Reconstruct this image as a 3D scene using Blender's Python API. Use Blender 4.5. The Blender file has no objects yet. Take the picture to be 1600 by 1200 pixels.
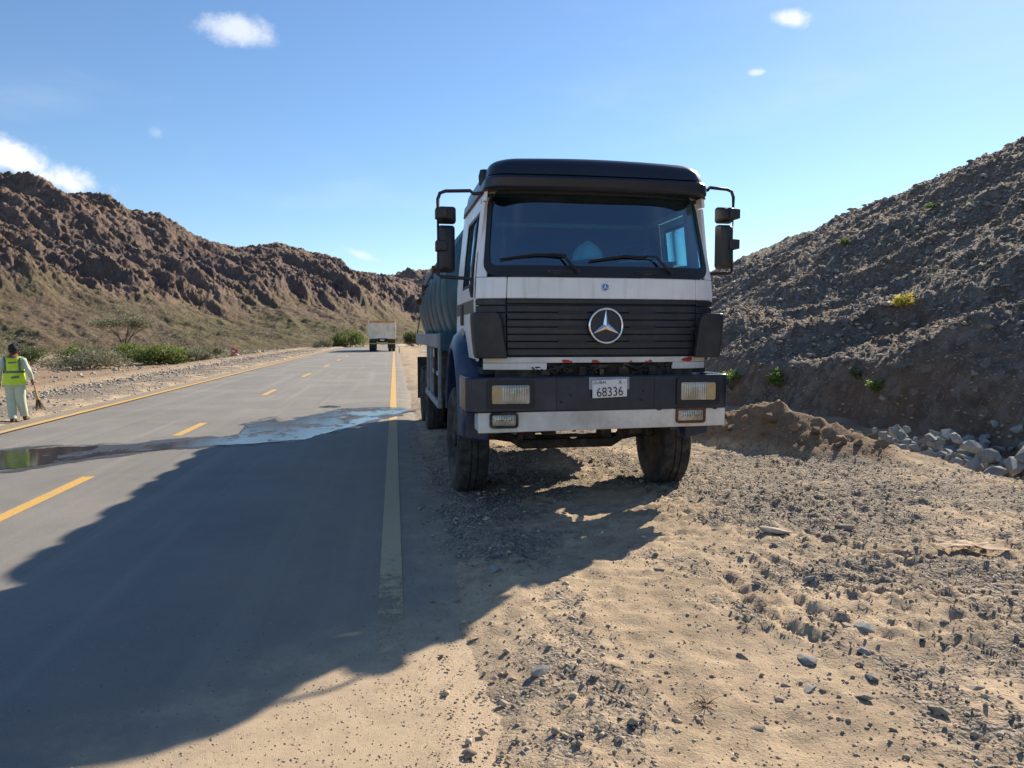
import bpy, bmesh, math, random
import numpy as np
from mathutils import Vector, Matrix, Euler

random.seed(7)
rng = np.random.default_rng(11)
scene = bpy.context.scene
col = scene.collection
R = math.radians

# ------------------------------------------------------------------ camera
CAM_H = 1.65
YAW, PITCH = 9.07, 3.88
cam_d = bpy.data.cameras.new("camera")
cam = bpy.data.objects.new("camera", cam_d)
col.objects.link(cam)
cam.location = (0, 0, CAM_H)
cam.rotation_euler = (R(90 - PITCH), 0, R(-YAW))
cam_d.sensor_width = 36
cam_d.lens = 36 * 1150 / 1600
cam_d.clip_start = 0.05
cam_d.clip_end = 12000
scene.camera = cam

# ------------------------------------------------------------------ light
SUN_DIR = Vector((1.19, 1.17, 1.0)).normalized()        # towards the sun
SUN_EL = math.asin(SUN_DIR.z)
SUN_AZ = math.atan2(SUN_DIR.x, SUN_DIR.y)                 # clockwise from +Y
sd = bpy.data.lights.new("sun", 'SUN')
sd.energy = 4.7
sd.angle = R(0.55)
sd.color = (1.0, 0.89, 0.72)
so = bpy.data.objects.new("sun", sd)
col.objects.link(so)
so.rotation_euler = (-SUN_DIR).to_track_quat('-Z', 'Y').to_euler()
so.location = (30, 30, 60)

world = bpy.data.worlds.new("World")
scene.world = world
world.use_nodes = True
SKY_STRENGTH = 0.085
scene.view_settings.view_transform = 'Standard'
scene.view_settings.look = 'None'
scene.view_settings.exposure = 0.85
scene.view_settings.gamma = 1.0
scene.view_settings.use_curve_mapping = False


def build_world():
    nt = world.node_tree
    nt.nodes.clear()
    N = nt.nodes.new
    L = nt.links.new
    out = N('ShaderNodeOutputWorld')
    bg = N('ShaderNodeBackground')
    bg.inputs['Strength'].default_value = SKY_STRENGTH
    sky = N('ShaderNodeTexSky')
    sky.sky_type = 'NISHITA'
    sky.sun_disc = False
    sky.sun_elevation = SUN_EL
    sky.sun_rotation = SUN_AZ
    sky.altitude = 300
    sky.air_density = 1.1
    sky.dust_density = 0.15
    sky.ozone_density = 5.5
    tc = N('ShaderNodeTexCoord')
    nz = N('ShaderNodeTexNoise')
    nz.inputs['Scale'].default_value = 9
    nz.inputs['Detail'].default_value = 7
    nz.inputs['Roughness'].default_value = 0.62
    L(tc.outputs['Generated'], nz.inputs['Vector'])
    nz2 = N('ShaderNodeTexNoise')
    nz2.inputs['Scale'].default_value = 34
    nz2.inputs['Detail'].default_value = 5
    nz2.inputs['Roughness'].default_value = 0.6
    L(tc.outputs['Generated'], nz2.inputs['Vector'])

    def math_(op, a, b=None):
        n = N('ShaderNodeMath')
        n.operation = op
        for i, v in enumerate((a, b)):
            if v is None:
                continue
            if isinstance(v, (int, float)):
                n.inputs[i].default_value = v
            else:
                L(v, n.inputs[i])
        return n.outputs[0]

    def dot(vec):
        n = N('ShaderNodeVectorMath')
        n.operation = 'DOT_PRODUCT'
        L(tc.outputs['Generated'], n.inputs[0])
        n.inputs[1].default_value = vec
        return n.outputs['Value']
    nn = math_('ADD', math_('MULTIPLY', math_('SUBTRACT', nz.outputs[0], .5), 2.4),
               math_('MULTIPLY', math_('SUBTRACT', nz2.outputs[0], .5), 2.2))
    total = None
    # azimuth, elevation, half width, half height (degrees), tilt, strength
    clouds = [(-24.6, 11.0, 6.2, 1.5, -19, 1.1), (-10.9, 20.6, 3.6, 1.25, -5, .72),
              (29.1, 21.3, 1.75, .65, -14, .85), (27.0, 18.2, .8, .32, -5, .6),
              (-2.3, 5.95, 1.75, .5, -17, .55), (-16.2, 13.6, .7, .6, 0, .2),
              (-62, 15, 9, 2.2, 0, .8), (70, 24, 7, 1.8, 0, .7), (150, 17, 10, 2.2, 0, .9), (-120, 20, 8, 2, 0, .8)]
    for az, el, hw, hh, tilt, st in clouds:
        a, e, t = R(az), R(el), R(tilt)
        c = Vector((math.sin(a) * math.cos(e), math.cos(a) * math.cos(e), math.sin(e)))
        r = Vector((math.cos(a), -math.sin(a), 0))
        u = r.cross(c)
        r2 = r * math.cos(t) + u * math.sin(t)
        u2 = u * math.cos(t) - r * math.sin(t)
        X = dot(r2 / math.sin(R(hw)))
        Y = dot(u2 / math.sin(R(hh)))
        d2 = math_('SQRT', math_('ADD', math_('MULTIPLY', X, X), math_('MULTIPLY', Y, Y)))
        m = math_('ADD', math_('SUBTRACT', 1.0, d2), math_('MULTIPLY', nn, .62))
        front = math_('GREATER_THAN', dot(c), .3)
        m = math_('MULTIPLY', m, front)
        mr = N('ShaderNodeMapRange')
        mr.interpolation_type = 'SMOOTHSTEP'
        L(m, mr.inputs['Value'])
        mr.inputs['From Min'].default_value = 0.05
        mr.inputs['From Max'].default_value = 0.85
        mr.inputs['To Max'].default_value = st
        total = mr.outputs[0] if total is None else math_('MAXIMUM', total, mr.outputs[0])
    # very thin high wisps all over the sky
    wm = N('ShaderNodeMapping')
    wm.inputs['Scale'].default_value = (1.2, 1.2, 4.5)
    L(tc.outputs['Generated'], wm.inputs['Vector'])
    wz = N('ShaderNodeTexNoise')
    wz.inputs['Scale'].default_value = 2.1
    wz.inputs['Detail'].default_value = 6
    wz.inputs['Roughness'].default_value = 0.55
    L(wm.outputs[0], wz.inputs['Vector'])
    wr = N('ShaderNodeMapRange')
    wr.interpolation_type = 'SMOOTHSTEP'
    L(wz.outputs[0], wr.inputs['Value'])
    wr.inputs['From Min'].default_value = .5
    wr.inputs['From Max'].default_value = .8
    wr.inputs['To Max'].default_value = .16
    total = math_('MINIMUM', math_('MAXIMUM', total, wr.outputs[0]), 1.0)
    mix = N('ShaderNodeMixRGB')
    L(total, mix.inputs['Fac'])
    L(sky.outputs[0], mix.inputs['Color1'])
    mix.inputs['Color2'].default_value = (7.0, 7.2, 7.5, 1)
    L(mix.outputs[0], bg.inputs['Color'])
    L(bg.outputs[0], out.inputs['Surface'])


build_world()


# ------------------------------------------------------------------ helpers: nodes
class NT:
    """small helper round a material's node tree"""

    def __init__(self, name):
        self.m = bpy.data.materials.new(name)
        self.m.use_nodes = True
        self.t = self.m.node_tree
        self.t.nodes.clear()
        self.out = self.n('ShaderNodeOutputMaterial')
        self.geo = self.n('ShaderNodeNewGeometry')
        self.tc = self.n('ShaderNodeTexCoord')
        self.pos = self.geo.outputs['Position']
        self.obj = self.tc.outputs['Object']

    def n(self, typ):
        return self.t.nodes.new(typ)

    def l(self, a, b):
        self.t.links.new(a, b)

    def put(self, sock, v):
        if isinstance(v, (int, float)):
            sock.default_value = v
        elif isinstance(v, (tuple, list)):
            sock.default_value = tuple(v) + ((1,) if len(v) == 3 and sock.type == 'RGBA' else ())
        else:
            self.l(v, sock)

    def math(self, op, a, b=0.0, clamp=False):
        n = self.n('ShaderNodeMath')
        n.operation = op
        n.use_clamp = clamp
        self.put(n.inputs[0], a)
        self.put(n.inputs[1], b)
        return n.outputs[0]

    def mapping(self, vec, scale=(1, 1, 1), rot=(0, 0, 0), loc=(0, 0, 0)):
        n = self.n('ShaderNodeMapping')
        self.l(vec, n.inputs['Vector'])
        n.inputs['Scale'].default_value = scale
        n.inputs['Rotation'].default_value = rot
        n.inputs['Location'].default_value = loc
        return n.outputs[0]

    def noise(self, scale, detail=4, rough=.55, vec=None, dist=0.0):
        n = self.n('ShaderNodeTexNoise')
        self.l(vec if vec is not None else self.pos, n.inputs['Vector'])
        n.inputs['Scale'].default_value = scale
        n.inputs['Detail'].default_value = detail
        n.inputs['Roughness'].default_value = rough
        n.inputs['Distortion'].default_value = dist
        return n.outputs[0]

    def voronoi(self, scale, vec=None, feature='F1', out='Distance'):
        n = self.n('ShaderNodeTexVoronoi')
        n.feature = feature
        self.l(vec if vec is not None else self.pos, n.inputs['Vector'])
        n.inputs['Scale'].default_value = scale
        return n.outputs[out]

    def step(self, v, a, b, lo=0.0, hi=1.0):
        n = self.n('ShaderNodeMapRange')
        n.interpolation_type = 'SMOOTHSTEP'
        self.put(n.inputs['Value'], v)
        n.inputs['From Min'].default_value = a
        n.inputs['From Max'].default_value = b
        n.inputs['To Min'].default_value = lo
        n.inputs['To Max'].default_value = hi
        return n.outputs[0]

    def mix(self, f, a, b, mode='MIX'):
        n = self.n('ShaderNodeMixRGB')
        n.blend_type = mode
        self.put(n.inputs['Fac'], f)
        self.put(n.inputs['Color1'], a)
        self.put(n.inputs['Color2'], b)
        return n.outputs[0]

    def sep(self, vec=None):
        n = self.n('ShaderNodeSeparateXYZ')
        self.l(vec if vec is not None else self.pos, n.inputs[0])
        return n.outputs

    def attr(self, name):
        n = self.n('ShaderNodeAttribute')
        n.attribute_name = name
        return n

    def bump(self, h, strength=.5, dist=.02, normal=None):
        n = self.n('ShaderNodeBump')
        self.put(n.inputs['Height'], h)
        n.inputs['Strength'].default_value = strength
        n.inputs['Distance'].default_value = dist
        if normal is not None:
            self.l(normal, n.inputs['Normal'])
        return n.outputs[0]

    def bsdf(self, color, rough=.8, metal=0.0, normal=None, spec=None, coat=None):
        b = self.n('ShaderNodeBsdfPrincipled')
        self.put(b.inputs['Base Color'], color)
        self.put(b.inputs['Roughness'], rough)
        self.put(b.inputs['Metallic'], metal)
        if spec is not None:
            self.put(b.inputs['Specular IOR Level'], spec)
        if coat is not None:
            b.inputs['Coat Weight'].default_value = coat
            b.inputs['Coat Roughness'].default_value = .12
        if normal is not None:
            self.l(normal, b.inputs['Normal'])
        self.l(b.outputs[0], self.out.inputs['Surface'])
        return b


# ------------------------------------------------------------------ helpers: meshes
def tag(o, label=None, cat=None, group=None, kind=None):
    if label:
        o["label"] = label
    if cat:
        o["category"] = cat
    if group:
        o["group"] = group
    if kind:
        o["kind"] = kind
    return o


def link(name, me, mat=None, parent=None, smooth=None):
    o = bpy.data.objects.new(name, me)
    col.objects.link(o)
    if mat is not None and len(me.materials) == 0:
        me.materials.append(mat)
    if parent is not None:
        o.parent = parent
    if smooth is not None:
        me.polygons.foreach_set('use_smooth', [True] * len(me.polygons))
        if smooth < 180:
            me.set_sharp_from_angle(angle=R(smooth))
    return o


def empty(name, loc=(0, 0, 0), rz=0.0):
    o = bpy.data.objects.new(name, None)
    o.empty_display_size = .3
    col.objects.link(o)
    o.location = loc
    o.rotation_euler = (0, 0, rz)
    return o


def np_mesh(name, V, F):
    """V (n,3) float array, F (m,k) int array with k = 3 or 4"""
    me = bpy.data.meshes.new(name)
    V = np.ascontiguousarray(V, dtype=np.float32)
    F = np.ascontiguousarray(F, dtype=np.int32)
    m, k = F.shape
    me.vertices.add(len(V))
    me.vertices.foreach_set('co', V.ravel())
    me.loops.add(m * k)
    me.loops.foreach_set('vertex_index', F.ravel())
    me.polygons.add(m)
    me.polygons.foreach_set('loop_start', np.arange(m, dtype=np.int32) * k)
    me.update(calc_edges=True)
    me.validate()
    return me


def grid_faces(nu, nv):
    i = np.arange(nu - 1)[:, None] * nv + np.arange(nv - 1)[None, :]
    return np.stack([i, i + nv, i + nv + 1, i + 1], -1).reshape(-1, 4)


class MB:
    """collects simple solids; build() links them as one mesh object"""

    def __init__(self):
        self.v = []
        self.f = []

    def add(self, verts, faces):
        b = len(self.v)
        self.v += [tuple(p) for p in verts]
        self.f += [tuple(i + b for i in fc) for fc in faces]
        return self

    def box(self, lo, hi, rot=None, piv=None):
        x0, y0, z0 = lo
        x1, y1, z1 = hi
        vs = [Vector(p) for p in ((x0, y0, z0), (x1, y0, z0), (x1, y1, z0), (x0, y1, z0),
                                  (x0, y0, z1), (x1, y0, z1), (x1, y1, z1), (x0, y1, z1))]
        if rot is not None:
            m = Euler(rot).to_matrix()
            c = Vector(piv) if piv is not None else (vs[0] + vs[6]) / 2
            vs = [m @ (p - c) + c for p in vs]
        return self.add(vs, [(0, 3, 2, 1), (4, 5, 6, 7), (0, 1, 5, 4), (1, 2, 6, 5), (2, 3, 7, 6), (3, 0, 4, 7)])

    def hexa(self, vs):
        return self.add(vs, [(0, 3, 2, 1), (4, 5, 6, 7), (0, 1, 5, 4), (1, 2, 6, 5), (2, 3, 7, 6), (3, 0, 4, 7)])

    def loft(self, rings, caps=True, closed=True):
        n = len(rings[0])
        vs = [p for r in rings for p in r]
        fs = []
        for i in range(len(rings) - 1):
            for j in range(n if closed else n - 1):
                k = (j + 1) % n
                fs.append((i * n + j, i * n + k, (i + 1) * n + k, (i + 1) * n + j))
        if caps and closed:
            fs.append(tuple(range(n - 1, -1, -1)))
            b = (len(rings) - 1) * n
            fs.append(tuple(range(b, b + n)))
        return self.add(vs, fs)

    def tube(self, pts, r, n=8, caps=True):
        pts = [Vector(p) for p in pts]
        rs = r if isinstance(r, (list, tuple)) else [r] * len(pts)
        rings = []
        up = Vector((0, 0, 1))
        for i, p in enumerate(pts):
            d = (pts[min(i + 1, len(pts) - 1)] - pts[max(i - 1, 0)]).normalized()
            a = d.cross(up)
            if a.length < 1e-3:
                a = d.cross(Vector((0, 1, 0)))
            a.normalize()
            b = a.cross(d)
            rings.append([p + (a * math.cos(2 * math.pi * k / n) + b * math.sin(2 * math.pi * k / n)) * rs[i] for k in range(n)])
        return self.loft(rings, caps)

    def lathe(self, prof, c, axis='X', n=32, close=False):
        """prof: list of (along, radius)"""
        c = Vector(c)
        rings = []
        for a, r in prof:
            ring = []
            for k in range(n):
                t = 2 * math.pi * k / n
                q = (a, r * math.cos(t), r * math.sin(t))
                if axis == 'Y':
                    q = (r * math.sin(t), a, r * math.cos(t))
                if axis == 'Z':
                    q = (r * math.cos(t), r * math.sin(t), a)
                ring.append(c + Vector(q))
            rings.append(ring)
        return self.loft(rings, caps=not close)

    def build(self, name, mat, parent=None, smooth=35, bevel=0.0, seg=2, sub=0):
        me = bpy.data.meshes.new(name)
        me.from_pydata(self.v, [], self.f)
        bm = bmesh.new()
        bm.from_mesh(me)
        bmesh.ops.recalc_face_normals(bm, faces=bm.faces)
        bm.to_mesh(me)
        bm.free()
        o = link(name, me, mat, parent, smooth)
        if bevel:
            b = o.modifiers.new('bevel', 'BEVEL')
            b.width = bevel
            b.segments = seg
            b.limit_method = 'ANGLE'
            b.angle_limit = R(32)
        if sub:
            s = o.modifiers.new('subsurf', 'SUBSURF')
            s.levels = s.render_levels = sub
        return o


def text_mesh(txt, size, depth=.002):
    cu = bpy.data.curves.new('text', 'FONT')
    cu.body = txt
    cu.size = size
    cu.extrude = depth
    cu.align_x = 'CENTER'
    cu.align_y = 'CENTER'
    o = bpy.data.objects.new('text', cu)
    col.objects.link(o)
    dg = bpy.context.evaluated_depsgraph_get()
    me = bpy.data.meshes.new_from_object(o.evaluated_get(dg))
    bpy.data.objects.remove(o)
    bpy.data.curves.remove(cu)
    return me


def copy_tree(o, parent=None):
    c = o.copy()
    col.objects.link(c)
    c.parent = parent
    for ch in list(o.children):
        copy_tree(ch, c)
    return c


# ------------------------------------------------------------------ numpy noise
PERM = np.random.default_rng(3).permutation(4096).astype(np.int64)


def _h(ix, iy, seed):
    return PERM[(PERM[(ix + seed * 131) & 4095] + iy) & 4095]


def perlin(x, y, seed=0):
    x = np.asarray(x, dtype=np.float64)
    y = np.asarray(y, dtype=np.float64)
    ix = np.floor(x).astype(np.int64)
    iy = np.floor(y).astype(np.int64)
    fx, fy = x - ix, y - iy
    ux = fx * fx * fx * (fx * (fx * 6 - 15) + 10)
    uy = fy * fy * fy * (fy * (fy * 6 - 15) + 10)

    def g(i, j):
        a = _h(ix + i, iy + j, seed) * (2 * np.pi / 4096)
        return np.cos(a) * (fx - i) + np.sin(a) * (fy - j)
    a = g(0, 0) * (1 - ux) + g(1, 0) * ux
    b = g(0, 1) * (1 - ux) + g(1, 1) * ux
    return (a * (1 - uy) + b * uy) * 1.5


def fbm(x, y, octs=4, seed=0, gain=.5, lac=2.07, ridged=False):
    s = 0.0
    a = 1.0
    for o in range(octs):
        n = perlin(x, y, seed + o * 7)
        if ridged:
            n = 1 - 2 * np.abs(n)
        s = s + a * n
        x = x * lac + 13.7
        y = y * lac + 5.3
        a *= gain
    return s


def smooth(v, a, b):
    t = np.clip((v - a) / (b - a), 0, 1)
    return t * t * (3 - 2 * t)


# ================================================================== MATERIALS
def mat_simple(name, c, rough=.7, metal=0.0, var=.12, scale=6, bump=0.0, spec=None, coat=None, dust=0.0, dust_col=(.36, .28, .19)):
    k = NT(name)
    n = k.noise(scale, 5, .6, k.obj)
    colr = k.mix(k.step(n, .3, .7), tuple(x * (1 - var) for x in c), tuple(min(1, x * (1 + var)) for x in c))
    if dust:
        d = k.step(k.noise(scale * .7, 6, .7, k.mapping(k.obj, loc=(3, 1, 7))), .45, .75, 0, dust)
        colr = k.mix(d, colr, dust_col)
        rough = k.math('ADD', k.math('MULTIPLY', d, .3), rough, True)
    nrm = k.bump(k.noise(scale * 12, 4, .6, k.obj), bump, .01) if bump else None
    k.bsdf(colr, rough, metal, nrm, spec, coat)
    return k.m


def mat_white():
    k = NT('white_cab_paint')
    z = k.sep(k.obj)[2]
    n = k.noise(3.2, 6, .65, k.obj)
    c = k.mix(k.step(n, .35, .7), (.90, .89, .88), (.82, .80, .77))
    # vertical dirt streaks
    st = k.noise(1.0, 5, .6, k.mapping(k.obj, scale=(16, 16, 1.1)))
    c = k.mix(k.step(st, .50, .78, 0, .45), c, (.46, .40, .33))
    c = k.mix(k.step(z, 1.62, 1.30, 0, .35), c, (.52, .45, .35))
    # rust bleeding from chips
    ru = k.noise(7.5, 8, .72, k.obj)
    lo = k.step(z, 1.5, .8, 0.0, .05)
    c = k.mix(k.step(k.math('ADD', ru, lo), .675, .74, 0, .85), c, (.23, .095, .035))
    nb = k.bump(k.noise(2.0, 2, .5, k.obj), .12, .03)
    k.bsdf(c, k.step(n, .3, .7, .28, .5), 0, nb, coat=.15)
    return k.m


def mat_navy():
    k = NT('dark_navy_bumper_paint')
    n = k.noise(4, 6, .7, k.obj)
    c = k.mix(k.step(n, .4, .75), (.012, .017, .036), (.028, .034, .055))
    sc = k.noise(30, 5, .75, k.mapping(k.obj, scale=(1, 1, 1.6)))
    c = k.mix(k.step(sc, .66, .72, 0, .6), c, (.25, .25, .27))
    du = k.step(k.noise(2.2, 6, .7, k.mapping(k.obj, loc=(1, 5, 2))), .5, .8, 0, .35)
    c = k.mix(du, c, (.22, .18, .14))
    k.bsdf(c, k.math('ADD', .32, k.math('MULTIPLY', du, .8), True), 0, k.bump(n, .08, .02))
    return k.m


def mat_teal():
    k = NT('teal_tank_paint')
    n = k.noise(2.0, 6, .65, k.obj)
    c = k.mix(k.step(n, .35, .7), (.004, .045, .075), (.016, .095, .125))
    st = k.noise(1.0, 6, .7, k.mapping(k.obj, scale=(2.5, 9, 1.2)))
    c = k.mix(k.step(st, .46, .78, 0, .62), c, (.22, .29, .28))
    ru = k.noise(5.5, 7, .75, k.obj)
    c = k.mix(k.step(ru, .70, .76, 0, .7), c, (.14, .07, .035))
    k.bsdf(c, .42, 0, k.bump(k.noise(3, 3, .5, k.obj), .1, .03))
    return k.m


def mat_tyre():
    k = NT('dusty_tyre_rubber')
    n = k.noise(9, 6, .7, k.obj)
    c = k.mix(k.step(n, .38, .72), (.022, .022, .024), (.095, .082, .066))
    c = k.mix(k.step(k.noise(2.5, 5, .6, k.obj), .5, .75, 0, .4), c, (.18, .14, .10))
    k.bsdf(c, .88, 0, k.bump(k.noise(40, 4, .6, k.obj), .35, .006))
    return k.m


def mat_glass(name, tint, rough=.02, refl=.05):
    k = NT(name)
    tr = k.n('ShaderNodeBsdfTransparent')
    tr.inputs[0].default_value = tint + (1,)
    gl = k.n('ShaderNodeBsdfGlossy')
    gl.inputs['Roughness'].default_value = rough
    gl.inputs['Color'].default_value = (.72, .86, 1.0, 1)
    dp = k.n('ShaderNodeVectorMath')
    dp.operation = 'DOT_PRODUCT'
    k.l(k.geo.outputs['Incoming'], dp.inputs[0])
    k.l(k.geo.outputs['Normal'], dp.inputs[1])
    sch = k.math('POWER', k.math('SUBTRACT', 1.0, k.math('ABSOLUTE', dp.outputs['Value'])), 5.0)
    fr = k.math('ADD', refl, k.math('MULTIPLY', sch, 1 - refl), True)
    ms = k.n('ShaderNodeMixShader')
    k.l(fr, ms.inputs[0])
    k.l(tr.outputs[0], ms.inputs[1])
    k.l(gl.outputs[0], ms.inputs[2])
    last = ms.outputs[0]
    # a thin film of dust on the pane
    df = k.n('ShaderNodeBsdfDiffuse')
    df.inputs[0].default_value = (.34, .33, .30, 1)
    m2 = k.n('ShaderNodeMixShader')
    k.l(k.step(k.noise(1.6, 6, .7, k.obj), .45, .85, .0, .10), m2.inputs[0])
    k.l(last, m2.inputs[1])
    k.l(df.outputs[0], m2.inputs[2])
    k.l(m2.outputs[0], k.out.inputs['Surface'])
    return k.m


def mat_lamp():
    k = NT('cloudy_lamp_lens')
    w = k.n('ShaderNodeTexWave')
    w.bands_direction = 'X'
    w.inputs['Scale'].default_value = 14
    k.l(k.obj, w.inputs['Vector'])
    n = k.noise(7, 5, .6, k.obj)
    c = k.mix(k.step(n, .35, .65), (.30, .275, .21), (.52, .50, .44))
    b = k.bsdf(c, .12, .25, k.bump(w.outputs[0], .5, .01), coat=1.0)
    return k.m


def mat_sand():
    """shoulder and valley floor: sand, with the gravel laid where attribute 'gravel' says"""
    k = NT('sandy_ground')
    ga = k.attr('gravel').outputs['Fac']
    n1 = k.noise(.9, 7, .62)
    n2 = k.noise(9, 6, .7)
    c = k.mix(k.step(n1, .35, .68), (.55, .415, .275), (.44, .338, .228))
    c = k.mix(k.step(n2, .42, .74, 0, .45), c, (.33, .245, .16))
    mot = k.step(k.math('ADD', k.noise(1.7, 6, .7), k.math('MULTIPLY', k.noise(13, 5, .75), .35)), .60, .82, 0, .66)
    c = k.mix(mot, c, (.25, .188, .132))
    red = k.step(k.noise(.16, 4, .5), .56, .70, 0, .35)
    c = k.mix(red, c, (.40, .235, .125))
    v = k.voronoi(46, out='Color')
    vs = k.n('ShaderNodeSeparateColor')
    k.l(v, vs.inputs[0])
    stone = k.mix(vs.outputs[0], (.11, .098, .086), (.38, .32, .255))
    fine = k.noise(55, 4, .75)
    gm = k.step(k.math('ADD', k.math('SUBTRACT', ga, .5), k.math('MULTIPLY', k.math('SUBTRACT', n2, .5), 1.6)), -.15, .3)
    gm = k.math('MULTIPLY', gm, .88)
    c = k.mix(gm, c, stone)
    ea = k.attr('earth').outputs['Fac']
    brown = k.mix(k.step(n2, .35, .68), (.175, .115, .070), (.31, .215, .135))
    brown = k.mix(k.step(k.noise(1.6, 5, .6), .52, .68, 0, .6), brown, (.26, .135, .065))
    c = k.mix(k.math('MULTIPLY', ea, .92), c, brown)
    speck = k.step(k.noise(120, 3, .7), .59, .69, 0, .6)
    c = k.mix(speck, c, (.145, .12, .10))
    sp2 = k.step(k.noise(42, 3, .7), .60, .69, 0, .5)
    c = k.mix(sp2, c, (.20, .165, .13))
    sp3 = k.step(k.noise(75, 2, .6), .64, .70, 0, .5)
    c = k.mix(sp3, c, (.52, .44, .34))
    h = k.math('ADD', k.math('MULTIPLY', fine, .6), k.math('MULTIPLY', k.math('MULTIPLY', k.voronoi(46), gm), -1.2))
    h = k.math('ADD', h, k.math('MULTIPLY', n2, .8))
    k.bsdf(c, .95, 0, k.bump(h, .85, .022), spec=.15)
    return k.m


def dust_mask(k):
    """sand drifted over the road edge, wider close to the camera"""
    s = k.sep()
    xb = k.math('SUBTRACT', .50, k.math('MULTIPLY', k.math('MAXIMUM', k.math('SUBTRACT', 4.6, s[1]), 0.0), 1.0))
    d = k.math('SUBTRACT', s[0], xb)
    n = k.math('MULTIPLY', k.math('SUBTRACT', k.noise(2.6, 8, .72), .5), 2.3)
    return k.step(k.math('ADD', d, n), -.65, .6)


def mat_road():
    k = NT('dusty_asphalt')
    s = k.sep()
    n1 = k.noise(.5, 6, .6)
    n2 = k.noise(5.0, 6, .7)
    c = k.mix(k.step(n1, .35, .7), (.215, .203, .185), (.295, .274, .244))
    c = k.mix(k.step(n2, .35, .75, 0, .45), c, (.30, .278, .243))
    # long wheel-track streaks along the road
    st = k.noise(1.0, 5, .6, k.mapping(k.pos, scale=(2.6, .06, 1)))
    c = k.mix(k.step(st, .50, .72, 0, .55), c, (.38, .345, .295))
    st2 = k.noise(1.0, 4, .6, k.mapping(k.pos, scale=(7, .12, 1), loc=(4, 2, 0)))
    c = k.mix(k.step(st2, .58, .74, 0, .4), c, (.145, .14, .133))
    # aggregate
    ag = k.noise(150, 3, .7)
    c = k.mix(k.step(k.noise(2.0, 7, .75, k.mapping(k.pos, loc=(5, 8, 1))), .48, .72, 0, .5), c, (.335, .29, .23))
    c = k.mix(k.step(ag, .42, .66, 0, .5), c, (.09, .088, .086))
    c = k.mix(k.step(k.noise(38, 4, .75), .60, .68, 0, .55), c, (.085, .082, .08))
    c = k.mix(k.step(k.noise(30, 4, .75, k.mapping(k.pos, loc=(9, 4, 2))), .61, .69, 0, .45), c, (.40, .36, .30))
    # dust beyond the far edge line, too
    lf = k.step(k.math('ADD', s[0], k.math('MULTIPLY', k.noise(.8, 6, .6), 1.2)), -5.75, -6.35)
    c = k.mix(k.math('MULTIPLY', lf, .7), c, (.33, .255, .165))
    film = k.step(k.math('ADD', s[0], k.math('MULTIPLY', k.math('SUBTRACT', k.noise(1.1, 7, .7), .5), 3.2)), -2.3, .25, 0, .62)
    film = k.math('MULTIPLY', film, k.step(s[1], 17, 10))
    c = k.mix(film, c, (.33, .265, .19))
    d = dust_mask(k)
    sand = k.mix(k.step(n2, .35, .7), (.55, .415, .275), (.44, .338, .228))
    grit = k.step(k.noise(95, 3, .7), .57, .68, 0, .6)
    sand = k.mix(grit, sand, (.10, .09, .08))
    c = k.mix(d, c, sand)
    rough = k.step(n2, .3, .7, .72, .92)
    k.bsdf(c, rough, 0, k.bump(k.math('ADD', k.noise(180, 3, .7), k.math('MULTIPLY', k.noise(30, 3, .6), .6)), .85, .008), spec=.3)
    return k.m


def mat_line(name, dusty):
    k = NT(name)
    n = k.noise(9, 6, .75)
    c = k.mix(k.step(n, .35, .7), (.66, .36, .055), (.58, .36, .10))
    wear = k.step(k.noise(22, 6, .8), .50, .66, 0, .8)
    c = k.mix(wear, c, (.24, .21, .17))
    c = k.mix(k.step(k.noise(1.4, 5, .7), .45, .7, 0, .45), c, (.36, .29, .20))
    if dusty:
        d = dust_mask(k)
        yy = k.sep()[1]
        du = k.math('MULTIPLY', k.step(yy, 19, 9), k.step(k.noise(6, 6, .7), .25, .6, .55, .9))
        c = k.mix(du, c, (.46, .37, .235))
        sand = k.mix(k.step(k.noise(5.0, 6, .7), .35, .7), (.55, .415, .275), (.44, .338, .228))
        c = k.mix(k.math('MULTIPLY', d, .5), c, sand)
    b = k.bsdf(c, .8, 0, k.bump(k.noise(120, 3, .7), .4, .004))
    if dusty:                                   # where sand lies over it the paint is gone from sight
        tr = k.n('ShaderNodeBsdfTransparent')
        ms = k.n('ShaderNodeMixShader')
        gone = k.math('MULTIPLY', k.math('SUBTRACT', 5.5, yy), .42)
        gone = k.math('ADD', gone, k.math('MULTIPLY', k.math('SUBTRACT', k.noise(7, 9, .8), .5), 3.2))
        k.l(k.step(gone, .05, .85, 0, 1.0), ms.inputs[0])
        k.l(b.outputs[0], ms.inputs[1])
        k.l(tr.outputs[0], ms.inputs[2])
        k.l(ms.outputs[0], k.out.inputs['Surface'])
    return k.m


def mat_water():
    k = NT('spilt_water')
    n = k.noise(1.5, 6, .62, k.mapping(k.pos, scale=(1.0, .55, 1)))
    film = k.step(n, .52, .60)                       # nearly dry patches inside the spill
    c = k.mix(film, (.016, .016, .016), (.045, .040, .034))
    rough = k.math('ADD', .10, k.math('MULTIPLY', film, .45))
    b = k.bsdf(c, rough, 0, k.bump(k.noise(7, 4, .6), .10, .01), spec=.6)
    b.inputs['IOR'].default_value = 1.42
    tr = k.n('ShaderNodeBsdfTransparent')
    ms = k.n('ShaderNodeMixShader')
    isl = k.step(k.noise(1.15, 6, .66, k.mapping(k.pos, scale=(1.0, .6, 1), loc=(3, 7, 0))), .545, .585)
    k.l(k.math('MULTIPLY', isl, k.step(k.sep()[0], -3.0, -2.0)), ms.inputs[0])
    k.l(b.outputs[0], ms.inputs[1])
    k.l(tr.outputs[0], ms.inputs[2])
    k.l(ms.outputs[0], k.out.inputs['Surface'])
    return k.m


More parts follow.
